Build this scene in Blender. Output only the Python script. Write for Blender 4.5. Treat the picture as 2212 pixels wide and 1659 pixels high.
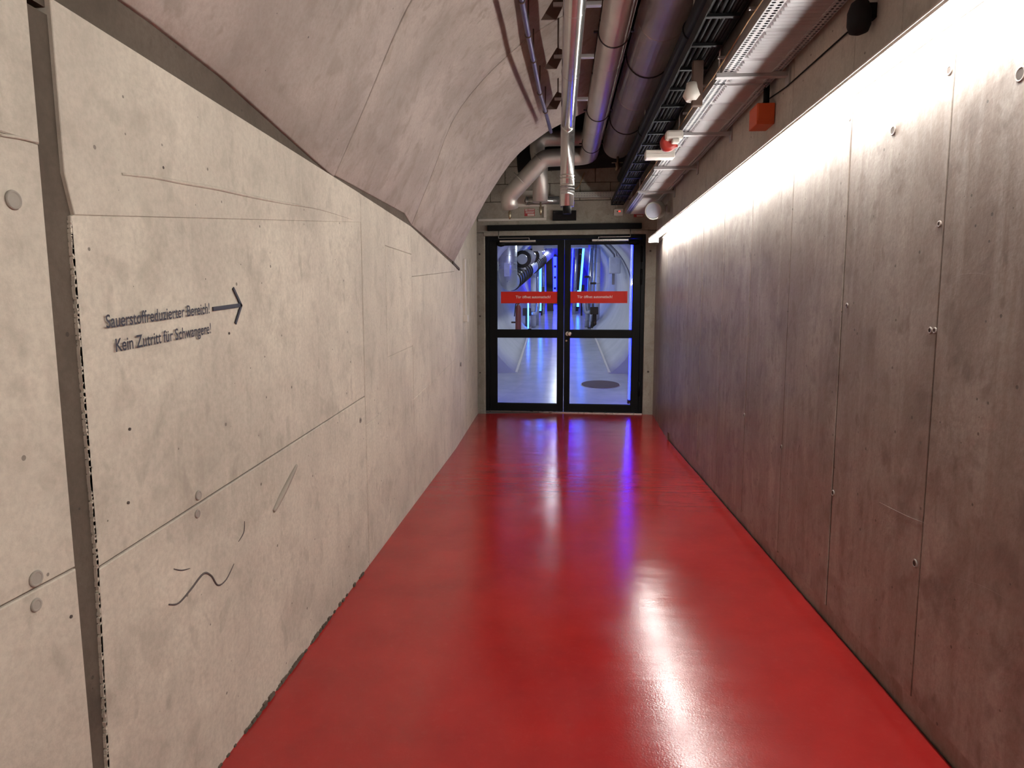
import bpy, bmesh, math, random
from mathutils import Vector, Matrix
random.seed(7)
S = bpy.context.scene
for o in list(bpy.data.objects): bpy.data.objects.remove(o)
COL = S.collection
PI = math.pi
# ---------------------------------------------------------------- camera
F = 1420.0; H = 1.45
PHI = math.atan(155.5/F); PSI = math.atan(98/F*math.cos(PHI))
cam = bpy.data.cameras.new('camera'); camo = bpy.data.objects.new('camera', cam); COL.objects.link(camo)
cam.sensor_width = 36; cam.lens = F/2212*36; cam.clip_start = 0.02; cam.clip_end = 100
camo.location = (0, 0, H); camo.rotation_euler = (PI/2-PHI, 0, PSI)
S.camera = camo
# ---------------------------------------------------------------- world, exposure, light levels
w = bpy.data.worlds.new('world'); S.world = w; w.use_nodes = True
w.node_tree.nodes['Background'].inputs[0].default_value = (0.02, 0.02, 0.025, 1)
w.node_tree.nodes['Background'].inputs[1].default_value = 0.1
vs = S.view_settings; vs.view_transform = 'Standard'; vs.look = 'None'; vs.exposure = 0.0; vs.gamma = 1.0; vs.use_curve_mapping = False
L_STRIP = 84.0      # radiance of the wall lamp tubes
L_WHITE = 55.0      # ceiling lamps beyond the door, most of them added
L_BLUE = 25.0       # blue tubes beyond the door
# ---------------------------------------------------------------- measuring helpers (photo pixel + known plane -> metres)
def Rz(v, a): return Vector((v[0]*math.cos(a)-v[1]*math.sin(a), v[0]*math.sin(a)+v[1]*math.cos(a), v[2]))
FW = Rz((0, math.cos(PHI), -math.sin(PHI)), PSI); RT = Rz((1, 0, 0), PSI); UP = RT.cross(FW); CC = Vector((0, 0, H))
def ray(x, y): return FW + RT*((x-1106)/F) - UP*((y-829.5)/F)
def at(x, y, ax, v):
    r = ray(x, y); return CC + r*((v-CC[ax])/r[ax])
YD = 9.42; SL = -.05; AD = math.atan(SL)       # end wall: y = YD + SL*x
UD = Vector((math.cos(AD), math.sin(AD), 0)); ND = Vector((-math.sin(AD), math.cos(AD), 0)); OD = Vector((0, YD, 0))
def atD(x, y, v=0.0):                           # -> (u, z) on the end wall, v metres behind its face
    r = ray(x, y); t = ((OD+ND*v-CC).dot(ND))/r.dot(ND); p = CC+r*t; return ((p-OD).dot(UD), p.z)
def dw(u, v, z): return OD+UD*u+ND*v+Vector((0, 0, z))
RS = 0.1; YR = 9.7                              # grey floor beyond the door climbs 10 %
YC = 27.0
def rz(y): return max(0, (min(y, YC)-YR)*RS)
def ramp(x, y):
    r = ray(x, y); return CC+r*((H+RS*YR)/(RS*r[1]-r[2]))
# ---------------------------------------------------------------- materials
MATS = {}
def newmat(n):
    m = bpy.data.materials.new(n); m.use_nodes = True; nt = m.node_tree; MATS[n] = m
    return m, nt, nt.nodes['Principled BSDF']
def lk(nt, a, b): nt.links.new(a, b)
def nz(nt, scale, detail=4, rough=.5, mp=None, dist=0):
    n = nt.nodes.new('ShaderNodeTexNoise'); n.inputs['Scale'].default_value = scale; n.inputs['Detail'].default_value = detail
    n.inputs['Roughness'].default_value = rough; n.inputs['Distortion'].default_value = dist
    g = nt.nodes.new('ShaderNodeNewGeometry')
    if mp:
        m = nt.nodes.new('ShaderNodeMapping'); m.inputs['Scale'].default_value = mp
        lk(nt, g.outputs['Position'], m.inputs[0]); lk(nt, m.outputs[0], n.inputs['Vector'])
    else: lk(nt, g.outputs['Position'], n.inputs['Vector'])
    return n.outputs[0]
def rampn(nt, src, stops):
    r = nt.nodes.new('ShaderNodeValToRGB'); e = r.color_ramp.elements
    while len(e) < len(stops): e.new(0.5)
    for i, (p, c) in enumerate(stops):
        e[i].position = p; e[i].color = (c, c, c, 1) if isinstance(c, (int, float)) else (*c, 1)
    lk(nt, src, r.inputs[0]); return r.outputs[0]
def mix(nt, f, a, b, mode='MIX'):
    m = nt.nodes.new('ShaderNodeMix'); m.data_type = 'RGBA'; m.blend_type = mode
    for i, v in ((0, f), (6, a), (7, b)):
        if isinstance(v, (int, float)): m.inputs[i].default_value = v
        elif isinstance(v, tuple): m.inputs[i].default_value = (*v, 1)
        else: lk(nt, v, m.inputs[i])
    return m.outputs[2]
def mth(nt, op, a, b=0.0):
    m = nt.nodes.new('ShaderNodeMath'); m.operation = op
    for i, v in ((0, a), (1, b)):
        if isinstance(v, (int, float)): m.inputs[i].default_value = v
        else: lk(nt, v, m.inputs[i])
    return m.outputs[0]
def bump(nt, b, h, st, d=.01):
    n = nt.nodes.new('ShaderNodeBump'); n.inputs['Strength'].default_value = st; n.inputs['Distance'].default_value = d
    lk(nt, h, n.inputs['Height']); lk(nt, n.outputs[0], b.inputs['Normal'])
def concrete(name, light, mid, dark, rough=.75, spec=.3, streak=.35, pits=.035, relief=.5, grime=.5):
    m, nt, b = newmat(name)
    c = mix(nt, rampn(nt, nz(nt, 1.6, 5, .55), [(.40, 0), (.60, 1)]), mid, light)
    c = mix(nt, rampn(nt, nz(nt, 4.5, 6, .65, dist=.6), [(.50, 0), (.66, .75*grime)]), c, dark)
    s = rampn(nt, nz(nt, 1, 5, .6, (9, 9, .7)), [(.46, 0), (.62, streak)])
    c = mix(nt, s, c, mid)
    s2 = rampn(nt, nz(nt, 1, 4, .6, (14, 14, 1.1), .3), [(.52, 0), (.64, streak*.8)])
    c = mix(nt, s2, c, light)
    # blotchy stains
    st = rampn(nt, nz(nt, 7.5, 3, .5), [(.60, 0), (.68, .55*grime)])
    c = mix(nt, st, c, dark)
    fine = nz(nt, 60, 4, .7)
    c = mix(nt, rampn(nt, fine, [(.35, .3), (.62, 0)]), c, dark)
    # air holes
    g = nt.nodes.new('ShaderNodeNewGeometry')
    v = nt.nodes.new('ShaderNodeTexVoronoi'); v.inputs['Scale'].default_value = 11; lk(nt, g.outputs['Position'], v.inputs['Vector'])
    sx = nt.nodes.new('ShaderNodeSeparateColor'); lk(nt, v.outputs['Color'], sx.inputs[0])
    thr = mth(nt, 'MULTIPLY', mth(nt, 'POWER', sx.outputs[0], 3.0), pits*2.6)
    hole = mth(nt, 'LESS_THAN', v.outputs['Distance'], thr)
    c = mix(nt, mth(nt, 'MULTIPLY', hole, .75), c, (.035, .028, .025))
    v2 = nt.nodes.new('ShaderNodeTexVoronoi'); v2.inputs['Scale'].default_value = 26; lk(nt, g.outputs['Position'], v2.inputs['Vector'])
    sx2 = nt.nodes.new('ShaderNodeSeparateColor'); lk(nt, v2.outputs['Color'], sx2.inputs[0])
    hole2 = mth(nt, 'LESS_THAN', v2.outputs['Distance'], mth(nt, 'MULTIPLY', mth(nt, 'POWER', sx2.outputs[1], 8.0), pits*4.5))
    c = mix(nt, mth(nt, 'MULTIPLY', hole2, .7), c, (.045, .036, .03)); hole = mth(nt, 'MAXIMUM', hole, hole2)
    # soft finger-sized smudges
    sm = rampn(nt, nz(nt, 1, 2, .4, (16, 16, 9), .4), [(.62, 0), (.70, .55*grime)])
    c = mix(nt, sm, c, dark)
    oi = nt.nodes.new('ShaderNodeObjectInfo')
    c = mix(nt, rampn(nt, oi.outputs['Random'], [(0, .0), (1, .16)]), c, mid)
    lk(nt, c, b.inputs['Base Color'])
    b.inputs['Roughness'].default_value = rough; b.inputs['Specular IOR Level'].default_value = spec
    hh = mth(nt, 'ADD', mth(nt, 'MULTIPLY', nz(nt, 5, 5, .6), 1.0), mth(nt, 'MULTIPLY', fine, .12))
    hh = mth(nt, 'SUBTRACT', hh, mth(nt, 'MULTIPLY', hole, .3))
    bump(nt, b, hh, relief, .012)
    return m
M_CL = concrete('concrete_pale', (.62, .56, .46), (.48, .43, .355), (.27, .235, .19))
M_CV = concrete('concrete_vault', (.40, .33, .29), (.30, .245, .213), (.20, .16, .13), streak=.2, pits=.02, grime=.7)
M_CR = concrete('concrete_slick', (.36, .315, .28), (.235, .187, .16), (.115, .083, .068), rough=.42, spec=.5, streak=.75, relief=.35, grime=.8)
M_CJ = concrete('concrete_jamb', (.40, .37, .31), (.33, .30, .25), (.17, .15, .12), relief=.4)
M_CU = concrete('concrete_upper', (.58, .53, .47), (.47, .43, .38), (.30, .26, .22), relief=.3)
M_MO = concrete('mortar_dark', (.135, .108, .085), (.10, .08, .062), (.06, .047, .037), rough=.9, spec=.1, relief=.9)
M_TU = concrete('concrete_tunnel', (.55, .56, .58), (.48, .49, .51), (.40, .40, .42), relief=.2, grime=.3, streak=.2, pits=.01)
def plain(name, col, rough=.5, metal=0.0, spec=.5, var=.12, bs=.0, scale=8, emit=None, es=0, coat=0):
    m, nt, b = newmat(name)
    c = mix(nt, rampn(nt, nz(nt, scale, 4, .6), [(.3, 0), (.7, 1)]), tuple(x*(1-var) for x in col), tuple(min(1, x*(1+var)) for x in col))
    lk(nt, c, b.inputs['Base Color']); b.inputs['Roughness'].default_value = rough; b.inputs['Metallic'].default_value = metal
    b.inputs['Specular IOR Level'].default_value = spec; b.inputs['Coat Weight'].default_value = coat
    if bs: bump(nt, b, nz(nt, scale*10, 3, .6), bs, .002)
    if emit: b.inputs['Emission Color'].default_value = (*emit, 1); b.inputs['Emission Strength'].default_value = es
    return m
# red resin floor: glossy, orange peel and roller waves
m, nt, b = newmat('red_resin')
c = mix(nt, rampn(nt, nz(nt, 2.2, 5, .6), [(.3, 0), (.7, 1)]), (.27, .014, .013), (.345, .019, .017))
c = mix(nt, rampn(nt, nz(nt, 30, 3, .6), [(.55, 0), (.8, .12)]), c, (.4, .06, .055))
lk(nt, c, b.inputs['Base Color'])
b.inputs['Roughness'].default_value = .2; b.inputs['Specular IOR Level'].default_value = .5
lk(nt, rampn(nt, nz(nt, 2.0, 4, .6), [(.35, .12), (.65, .21)]), b.inputs['Roughness'])
hh = mth(nt, 'ADD', mth(nt, 'MULTIPLY', nz(nt, 1, 3, .5, (1.4, 7.5, 1), .5), .45), mth(nt, 'MULTIPLY', nz(nt, 130, 2, .5), .10))
bump(nt, b, hh, .55, .006); M_RED = m
m, nt, b = newmat('grey_resin')
lk(nt, mix(nt, rampn(nt, nz(nt, 2.5, 5, .6), [(.3, 0), (.7, 1)]), (.36, .37, .40), (.46, .47, .50)), b.inputs['Base Color'])
b.inputs['Roughness'].default_value = .2
bump(nt, b, nz(nt, 1, 3, .5, (1.5, 5, 1)), .5, .012); M_GREY = m
M_BLK = plain('black_powder_coat', (.006, .0065, .007), .5, spec=.15)
M_DARK = plain('ceiling_black', (.012, .011, .011), .9, spec=.1)
M_RUB = plain('black_insulation', (.012, .012, .013), .75, spec=.25, bs=.2)
def brushed(name, col, rough, metal=1.0):
    m, nt, b = newmat(name)
    c = mix(nt, rampn(nt, nz(nt, 3, 5, .65), [(.3, 0), (.7, 1)]), tuple(x*.8 for x in col), col)
    lk(nt, c, b.inputs['Base Color']); b.inputs['Metallic'].default_value = metal
    lk(nt, rampn(nt, nz(nt, 12, 4, .6), [(.3, rough*.8), (.7, rough*1.2)]), b.inputs['Roughness']); return m
M_SHEET = brushed('sheet_metal_cladding', (.62, .57, .53), .45, .7)
M_CHR = brushed('polished_pipe', (.66, .64, .62), .2, .85)
M_GALV = brushed('galvanised_steel', (.50, .49, .49), .45, .45)
M_ST = brushed('stainless_steel', (.75, .73, .68), .3)
M_BR = plain('rusty_bracket', (.10, .06, .045), .7, .4)
M_STRAP = plain('dark_strap', (.03, .02, .02), .6)
M_BRASS = plain('brass_valve', (.35, .29, .2), .4, .9)
M_WH = plain('white_plastic', (.62, .58, .52), .45, var=.04)
M_HORN = plain('grey_white_horn', (.55, .55, .5), .5, var=.04)
M_ORA = plain('orange_plastic', (.62, .09, .02), .5, var=.05)
M_REDP = plain('red_plastic', (.35, .03, .02), .4, var=.05)
M_BAND = plain('red_vinyl', (.62, .018, .008), .5, var=.03, spec=.3)
M_LET = plain('white_vinyl', (.8, .78, .76), .5, var=.02)
M_INK = plain('wall_paint_black', (.018, .018, .03), .6, var=.1)
M_MARK = plain('scuff_mark', (.09, .075, .07), .8, var=.1)
M_PURP = plain('violet_conduit', (.10, .085, .16), .4, .3)
M_YEL = plain('ochre_cable', (.35, .2, .08), .5)
M_RING = plain('concrete_plug', (.30, .27, .23), .8, bs=.3)
M_HOLE = plain('tie_hole_shadow', (.07, .055, .048), .95)
M_SCR = plain('screen_black', (.004, .004, .005), .15)
M_LED = plain('red_display', (.3, .01, .01), .5, emit=(1, .05, .03), es=1.5)
M_NOT = plain('notice_paper', (.55, .5, .46), .6)
M_NRED = plain('notice_red', (.4, .05, .05), .6)
M_SPIR = brushed('spiral_duct_steel', (.62, .64, .68), .32)
M_EXT = plain('extinguisher_red', (.18, .01, .012), .3)
M_LG = plain('light_grey_paint', (.45, .47, .55), .4)
M_MAN = plain('manhole_rust', (.05, .035, .05), .7, .3)
def emis(name, col, s):
    m, nt, b = newmat(name); b.inputs['Base Color'].default_value = (.8, .8, .8, 1)
    b.inputs['Emission Color'].default_value = (*col, 1); b.inputs['Emission Strength'].default_value = s; return m
M_TUBE = emis('lamp_tube', (1, .985, .95), L_STRIP)
M_LW = emis('tunnel_lamp', (.86, .93, 1), L_WHITE)
M_LB = emis('blue_tube', (.004, .008, 1), L_BLUE)
M_LB2 = emis('cyan_core_tube', (.02, .14, 1), L_BLUE*.6)
m, nt, b = newmat('door_glass'); nt.nodes.remove(b)
tr = nt.nodes.new('ShaderNodeBsdfTransparent'); tr.inputs[0].default_value = (.95, .96, .97, 1)
gl = nt.nodes.new('ShaderNodeBsdfGlossy'); gl.inputs['Roughness'].default_value = .02
fr = nt.nodes.new('ShaderNodeFresnel'); fr.inputs[0].default_value = 1.45
mx = nt.nodes.new('ShaderNodeMixShader'); lk(nt, fr.outputs[0], mx.inputs[0]); lk(nt, tr.outputs[0], mx.inputs[1]); lk(nt, gl.outputs[0], mx.inputs[2])
lk(nt, mx.outputs[0], nt.nodes['Material Output'].inputs[0]); M_GLASS = m
# ---------------------------------------------------------------- mesh builder
class MB:
    def __init__(s): s.v = []; s.f = []; s.sm = []
    def add(s, vs_, fs, smooth=False):
        n = len(s.v); s.v += [Vector(p) for p in vs_]
        for f in fs: s.f.append([i+n for i in f]); s.sm.append(smooth)
        return s
    def box(s, x0, x1, y0, y1, z0, z1, xf=None):
        P = [(x, y, z) for x in (x0, x1) for y in (y0, y1) for z in (z0, z1)]
        if xf: P = [xf(*p) for p in P]
        return s.add(P, [(0, 1, 3, 2), (4, 6, 7, 5), (0, 4, 5, 1), (2, 3, 7, 6), (0, 2, 6, 4), (1, 5, 7, 3)])
    def cbox(s, x0, x1, y0, y1, z0, z1, c=.004, xf=None):
        bm = bmesh.new(); bmesh.ops.create_cube(bm, size=1)
        for v in bm.verts: v.co = Vector(((x0+x1)/2+v.co.x*(x1-x0), (y0+y1)/2+v.co.y*(y1-y0), (z0+z1)/2+v.co.z*(z1-z0)))
        bmesh.ops.bevel(bm, geom=bm.edges[:], offset=c, segments=2, affect='EDGES', profile=.5)
        bm.verts.index_update(); P = [tuple(v.co) for v in bm.verts]; Fs = [[v.index for v in f.verts] for f in bm.faces]; bm.free()
        if xf: P = [xf(*p) for p in P]
        return s.add(P, Fs)
    def prism(s, poly, fn, d0, d1, c=0.0):     # fn(a, b, d) -> xyz; front face at d0, chamfer c, back at d1
        n = len(poly); cx = sum(p[0] for p in poly)/n; cy = sum(p[1] for p in poly)/n
        sg = 1 if d1 > d0 else -1
        A = sum(poly[i][0]*poly[(i+1) % n][1]-poly[(i+1) % n][0]*poly[i][1] for i in range(n))
        ins = []
        for i in range(n):
            p0, p1, p2 = Vector(poly[i-1]), Vector(poly[i]), Vector(poly[(i+1) % n])
            e1 = (p1-p0).normalized(); e2 = (p2-p1).normalized(); k = 1 if A > 0 else -1
            n1 = Vector((-e1.y, e1.x))*k; n2 = Vector((-e2.y, e2.x))*k
            bs = (n1+n2); bs = bs/max(.3, bs.length_squared)*2
            ins.append(p1+bs*c)
        V = [fn(p[0], p[1], d0) for p in ins]+[fn(p[0], p[1], d0+sg*c) for p in poly]+[fn(p[0], p[1], d1) for p in poly]
        Fs = [list(range(n)), list(range(3*n-1, 2*n-1, -1))]
        for i in range(n):
            j = (i+1) % n; Fs += [(i, i+n, j+n, j), (i+n, i+2*n, j+2*n, j+n)]
        return s.add(V, Fs)
    def tube(s, path, r, seg=20, cap=True, rr=None):
        P = [Vector(p) for p in path]; n = len(P); base = len(s.v); V = []; prev = None
        for i, p in enumerate(P):
            t = (P[min(i+1, n-1)]-P[max(i-1, 0)]).normalized()
            if prev is None:
                a = Vector((0, 0, 1)) if abs(t.z) < .9 else Vector((1, 0, 0)); u = (a-t*a.dot(t)).normalized()
            else: u = (prev-t*prev.dot(t)).normalized()
            prev = u; q = t.cross(u); ri = rr[i] if rr else r
            V += [p+(u*math.cos(2*PI*k/seg)+q*math.sin(2*PI*k/seg))*ri for k in range(seg)]
        Fs = []
        for i in range(n-1):
            for k in range(seg):
                k2 = (k+1) % seg; Fs.append((i*seg+k, i*seg+k2, (i+1)*seg+k2, (i+1)*seg+k))
        s.add(V, Fs, True)
        if cap:
            n0 = base; s.f += [[n0+k for k in range(seg-1, -1, -1)], [n0+(n-1)*seg+k for k in range(seg)]]; s.sm += [False, False]
        return s
    def build(s, name, mat, parent=None, origin=None):
        me = bpy.data.meshes.new(name)
        lo = [min(v[i] for v in s.v) for i in range(3)]; hi = [max(v[i] for v in s.v) for i in range(3)]
        o0 = Vector(origin) if origin else Vector(((lo[0]+hi[0])/2, (lo[1]+hi[1])/2, lo[2]))
        me.from_pydata([v-o0 for v in s.v], [], s.f); me.materials.append(mat)
        for i, p in enumerate(me.polygons): p.use_smooth = s.sm[i]
        bm = bmesh.new(); bm.from_mesh(me); bmesh.ops.recalc_face_normals(bm, faces=bm.faces[:]); bm.to_mesh(me); bm.free()
        o = bpy.data.objects.new(name, me); COL.objects.link(o); o.location = o0
        if parent: attach(o, parent)
        return o
WM = {}
def wloc(o):
    v = Vector(o.location)
    while o.parent: o = o.parent; v = v+Vector(o.location) if False else v
    return v
def attach(o, parent):
    o.parent = parent; o.matrix_parent_inverse = Matrix.Translation(-WM.get(parent.name, parent.location.copy()))
    WM[o.name] = o.location.copy()
def tag(o, label=None, cat=None, group=None, kind=None):
    if label: o['label'] = label
    if cat: o['category'] = cat
    if group: o['group'] = group
    if kind: o['kind'] = kind
    return o
def thing(name, loc, label=None, cat=None, group=None, kind=None):
    o = bpy.data.objects.new(name, None); COL.objects.link(o); o.location = loc; o.empty_display_size = .05
    WM[o.name] = Vector(loc); return tag(o, label, cat, group, kind)
def bend(pts, r, n=8):                       # polyline with rounded corners
    P = [Vector(p) for p in pts]; out = [P[0]]
    for i in range(1, len(P)-1):
        a, b_, c_ = P[i-1], P[i], P[i+1]; d1 = (a-b_).normalized(); d2 = (c_-b_).normalized()
        ang = d1.angle(d2); t = min(r/math.tan(ang/2), (a-b_).length*.49, (c_-b_).length*.49)
        p0, p2 = b_+d1*t, b_+d2*t
        for k in range(n+1):
            u = k/n; out.append(p0*(1-u)**2+b_*2*u*(1-u)+p2*u*u)
    out.append(P[-1]); return out
def ringmesh(mb, c, ax, r, tr, seg=24, ts=6):     # torus
    ax = Vector(ax).normalized(); a = Vector((0, 0, 1)) if abs(ax.z) < .9 else Vector((1, 0, 0)); u = (a-ax*a.dot(ax)).normalized(); q = ax.cross(u)
    V = []; Fs = []
    for i in range(seg):
        t = 2*PI*i/seg; d = u*math.cos(t)+q*math.sin(t)
        for k in range(ts):
            s_ = 2*PI*k/ts; V.append(Vector(c)+d*(r+tr*math.cos(s_))+ax*tr*math.sin(s_))
    for i in range(seg):
        for k in range(ts):
            i2, k2 = (i+1) % seg, (k+1) % ts; Fs.append((i*ts+k, i2*ts+k, i2*ts+k2, i*ts+k2))
    mb.add(V, Fs, True); return mb
# ================================================================ SETTING
XL, XR = -1.07, 1.262
YN = -3.2                      # corridor goes on behind the camera
CZ = 3.95
# floor: red resin
mb = MB(); fl = [(-1.2, YN), (-1.08, YN), (-1.08, 7.2), (-1.13, YD-.13), (1.37, YD+.15), (1.27, 7.5), (1.27, YN)]
fl = [(-1.08, YN), (-1.08, 7.2), (-1.135, YD-.14), (1.375, YD+.16), (1.272, 7.5), (1.272, YN)]
mb.prism(fl, lambda a, b, d: (a, b, -d), 0, .1)
floor = tag(mb.build('floor', M_RED), kind='structure')
ceil = tag(MB().box(-1.6, 1.8, YN, YD+.5, CZ, CZ+.1).build('ceiling', M_DARK), kind='structure')
wn = tag(MB().box(-1.6, 1.8, YN-.1, YN, -.1, CZ).build('wall_near', M_CL), kind='structure')
# left wall --------------------------------------------------------
wl = thing('wall_left', (XL, 3, 0), kind='structure')
MB().prism([(YN, -.05), (6.9, -.05), (6.9, 1.9), (4.9, 2.06), (YN, 2.09)], lambda a, b, d: (XL-d, a, b), .009, .3).build('joint_backing', M_MO, wl)
def wt(y):                                   # top of the cast wall
    return 2.108 if y < 2 else 2.108-(y-2)/2.87*.036 if y < 4.87 else 2.072-(y-4.87)/1.95*.14
lp = lambda a, b, d: (XL-d, a, b)
def lpanel(poly, gap=.0015, c=.003, off=0.0, mat=None):
    return MB().prism(poly, lp, off, .2, c).build('panel', mat or M_CL, wl)
g = .002
j1 = lambda y: .852+(y-1.42)*.0597          # sloping day joint on the big panel
u1 = lambda y: 1.745+(y-1.39)*.0868
# panels: left of the groove
for z0, z1, of in ((-.02, .879, 0), (.883, 1.794, .001), (1.794, 2.108, -.002)):
    for y0, y1 in ((YN, -1.2), (-1.198, 1.335)):
        yb = 1.36 if y1 > 0 else y1; yt = 1.33 if y1 > 0 else y1
        f_ = lambda z: y1 if y1 < 0 else 1.362-z*.016
        lpanel([(y0, z0), (f_(z0), z0), (f_(z1), z1), (y0, z1)], off=of)
# right of the groove up to the first vertical joint
Y1 = 3.582
lpanel([(1.397, -.02), (Y1, -.02), (Y1, j1(Y1)-.003), (1.417, j1(1.417)-.003)], off=0)
lpanel([(1.417, j1(1.417)+.003), (Y1, j1(Y1)+.003), (Y1, u1(Y1)), (1.42, 1.664), (1.41, 1.66)], off=.001, c=.0015)
lpanel([(1.398, 1.75), (1.42, 1.664), (Y1, u1(Y1)), (Y1, wt(Y1)), (1.392, wt(1.4))], off=-.001, c=.0015)
# further panels
def split(y0, y1, cuts):
    prev = [(y0, -.02), (y1, -.02)]
    for k, (za, zb) in enumerate(cuts+[(wt(y0), wt(y1))]):
        last = k == len(cuts); gg = 0 if last else .001
        lpanel([prev[0], prev[1], (y1, zb-gg), (y0, za-gg)], off=random.uniform(-.001, .002)); prev = [(y0, za+.001), (y1, zb+.001)]
split(3.590, 4.082, [(.816, .844)])
split(4.086, 4.826, [(1.165, 1.2), (1.86, 1.87)])
split(4.832, 6.85, [(.80, .955), (at(887, 597, 0, XL).z, at(983, 587, 0, XL).z)])
# chipped lump of mortar above the groove, tie holes, scribble
def tiehole(px, py, X, parent, r=.017, sgn=1, plug=False):
    p = at(px, py, 0, X); mb = MB(); ringmesh(mb, (X+sgn*.001, p.y, p.z), (1, 0, 0), r, .0035)
    t = mb.build('tie_hole', M_RING if sgn > 0 else M_CR, parent)
    MB().tube([(X-sgn*.002, p.y, p.z), (X+sgn*.003, p.y, p.z)], r*.95, 16).build('plug', M_RING if plug else M_HOLE, t)
for px, py, r, pl in ((77, 1250, .014, True), (77, 1307, .011, True), (28, 432, .016, True), (428, 1070, .012, True), (426, 1110, .010, True), (778, 908, .012, False), (996, 787, .02, True)):
    tiehole(px, py, XL, wl, r, 1, pl)
for px, py in ((280, 927), (153, 1332), (277, 1086), (352, 362), (495, 720)):
    p = at(px, py, 0, XL); MB().tube([(XL-.002, p.y, p.z), (XL+.0018, p.y, p.z)], .004, 8).build('air_hole', M_HOLE, wl)
def mark(pts, wd, X=XL, par=None, sgn=1, mat=None, name='scuff_mark'):
    P = [at(x, y, 0, X) for x, y in pts]; mb = MB(); n = len(P)
    Q = []
    for i in range(n-1):
        for k in range(6):
            t = k/6; p0, p1, p2, p3 = P[max(i-1, 0)], P[i], P[i+1], P[min(i+2, n-1)]
            Q.append(.5*((2*p1)+(p2-p0)*t+(2*p0-5*p1+4*p2-p3)*t*t+(3*p1-p0-3*p2+p3)*t**3))
    Q.append(P[-1]); mb.tube([(X+sgn*.0005, q.y, q.z) for q in Q], wd, 6, rr=[wd*(.35+.65*math.sin(PI*min(.999, .12+i/len(Q)*.88))) for i in range(len(Q))])
    return mb.build(name, mat or M_MARK, par or wl)
mark([(364, 1306), (385, 1303), (410, 1275), (438, 1240), (455, 1243), (470, 1264), (488, 1252), (505, 1218)], .0035)
mark([(375, 1229), (392, 1232), (410, 1228)], .002)
mark([(528, 1126), (526, 1150), (515, 1170)], .0022)
mark([(590, 1105), (612, 1060), (640, 1005)], .013, mat=plain('faint_smear', (.30, .26, .215), .8))
mark([(262, 376), (330, 383), (400, 396), (470, 408), (540, 424), (610, 438), (690, 452), (760, 474)], .006, mat=M_CL, name='casting_ridge')
mark([(0, 292), (40, 297), (76, 306)], .004, mat=M_CL, name='casting_ridge')
# chipped mortar at the wall foot: crumbs along the red edge
mb = MB()
for i in range(120):
    y = random.choice([random.uniform(2.1, 2.9), random.uniform(1.4, 3.5)]); s_ = random.uniform(.004, .012)
    mb.box(XL+.0, XL+s_*.7, y, y+s_*2.2, .0, s_*random.uniform(.6, 1.6))
tag(mb.build('mortar_crumbs', M_MO, wl), kind='stuff')
# rough lips of the groove
mb = MB()
for i in range(600):
    z = random.uniform(0, 1.65); y = 1.40+(.015 if z > .3 else 0)+.0*z; y = 1.397+.0235*z if z < .85 else 1.417-.0086*(z-.85); s_ = random.uniform(.001, .0045)
    mb.box(XL-.015, XL-.001, y-s_, y+.003, z, z+s_*2.2)
tag(mb.build('broken_edge', M_CL, wl), kind='stuff')
# left wall, far length (taller) ------------------------------------
wf = thing('wall_left_far', (-1.1, 8, 0), kind='structure')
def farp(y, d): t = (y-6.86)/(YD-.13-6.86); return -1.07-.058*t-d
ya = [6.86, 7.2, 7.62, 8.4, 9.27]
for a, b in zip(ya, ya[1:]):
    MB().prism([(a, -.02), (b-.004, -.02), (b-.004, CZ), (a, CZ)], lambda p, q, d: (farp(p, d), p, q), .0, .2, .003).build('panel', M_CL, wf)
MB().prism([(6.8, -.02), (9.27, -.02), (9.27, CZ), (6.8, CZ)], lambda p, q, d: (farp(p, d), p, q), .02, .3).build('joint_backing', M_MO, wf)
# vault -------------------------------------------------------------
A1 = [(-1.07, 2.09), (-.91, 2.42), (-.76, 2.74), (-.65, 2.93), (-.45, 3.19), (-.15, 3.47), (.15, 3.65), (.30, 3.70)]
A2 = [(-1.07, 2.072), (-.91, 2.45), (-.75, 2.83), (-.5, 3.13), (-.18, 3.39), (.1, 3.54), (.22, 3.59), (.30, 3.62)]
A3 = [(-1.07, 1.93), (-.9, 2.27), (-.73, 2.59), (-.445, 2.99), (-.15, 3.22), (.05, 3.33), (.18, 3.39), (.27, 3.43)]
A0 = [(x, z+.10*i/7) for i, (x, z) in enumerate(A1)]
def resamp(P, n=22):
    out = []; N = len(P)
    for i in range(n+1):
        t = i/n*(N-1); k = min(int(t), N-2); f_ = t-k
        p0, p1, p2, p3 = [Vector(P[j]) for j in (max(k-1, 0), k, k+1, min(k+2, N-1))]
        out.append(.5*((2*p1)+(p2-p0)*f_+(2*p0-5*p1+4*p2-p3)*f_*f_+(3*p1-p0-3*p2+p3)*f_**3))
    return out
AK = [(YN, resamp(A0)), (3.18, resamp(A1)), (4.86, resamp(A2)), (6.82, resamp(A3))]
def arc(y):
    for (ya_, a), (yb_, b) in zip(AK, AK[1:]):
        if y <= yb_: t = (y-ya_)/(yb_-ya_); return [p*(1-t)+q*t for p, q in zip(a, b)]
    return AK[-1][1]
def gapz(y):                                  # open joint under the vault elements
    if y < 3.17: return max(.002, min(.12, (3.17-y)*.10))
    if y < 4.85: return .012+(y-3.17)*.034
    return .012+(y-4.85)*.01
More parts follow.
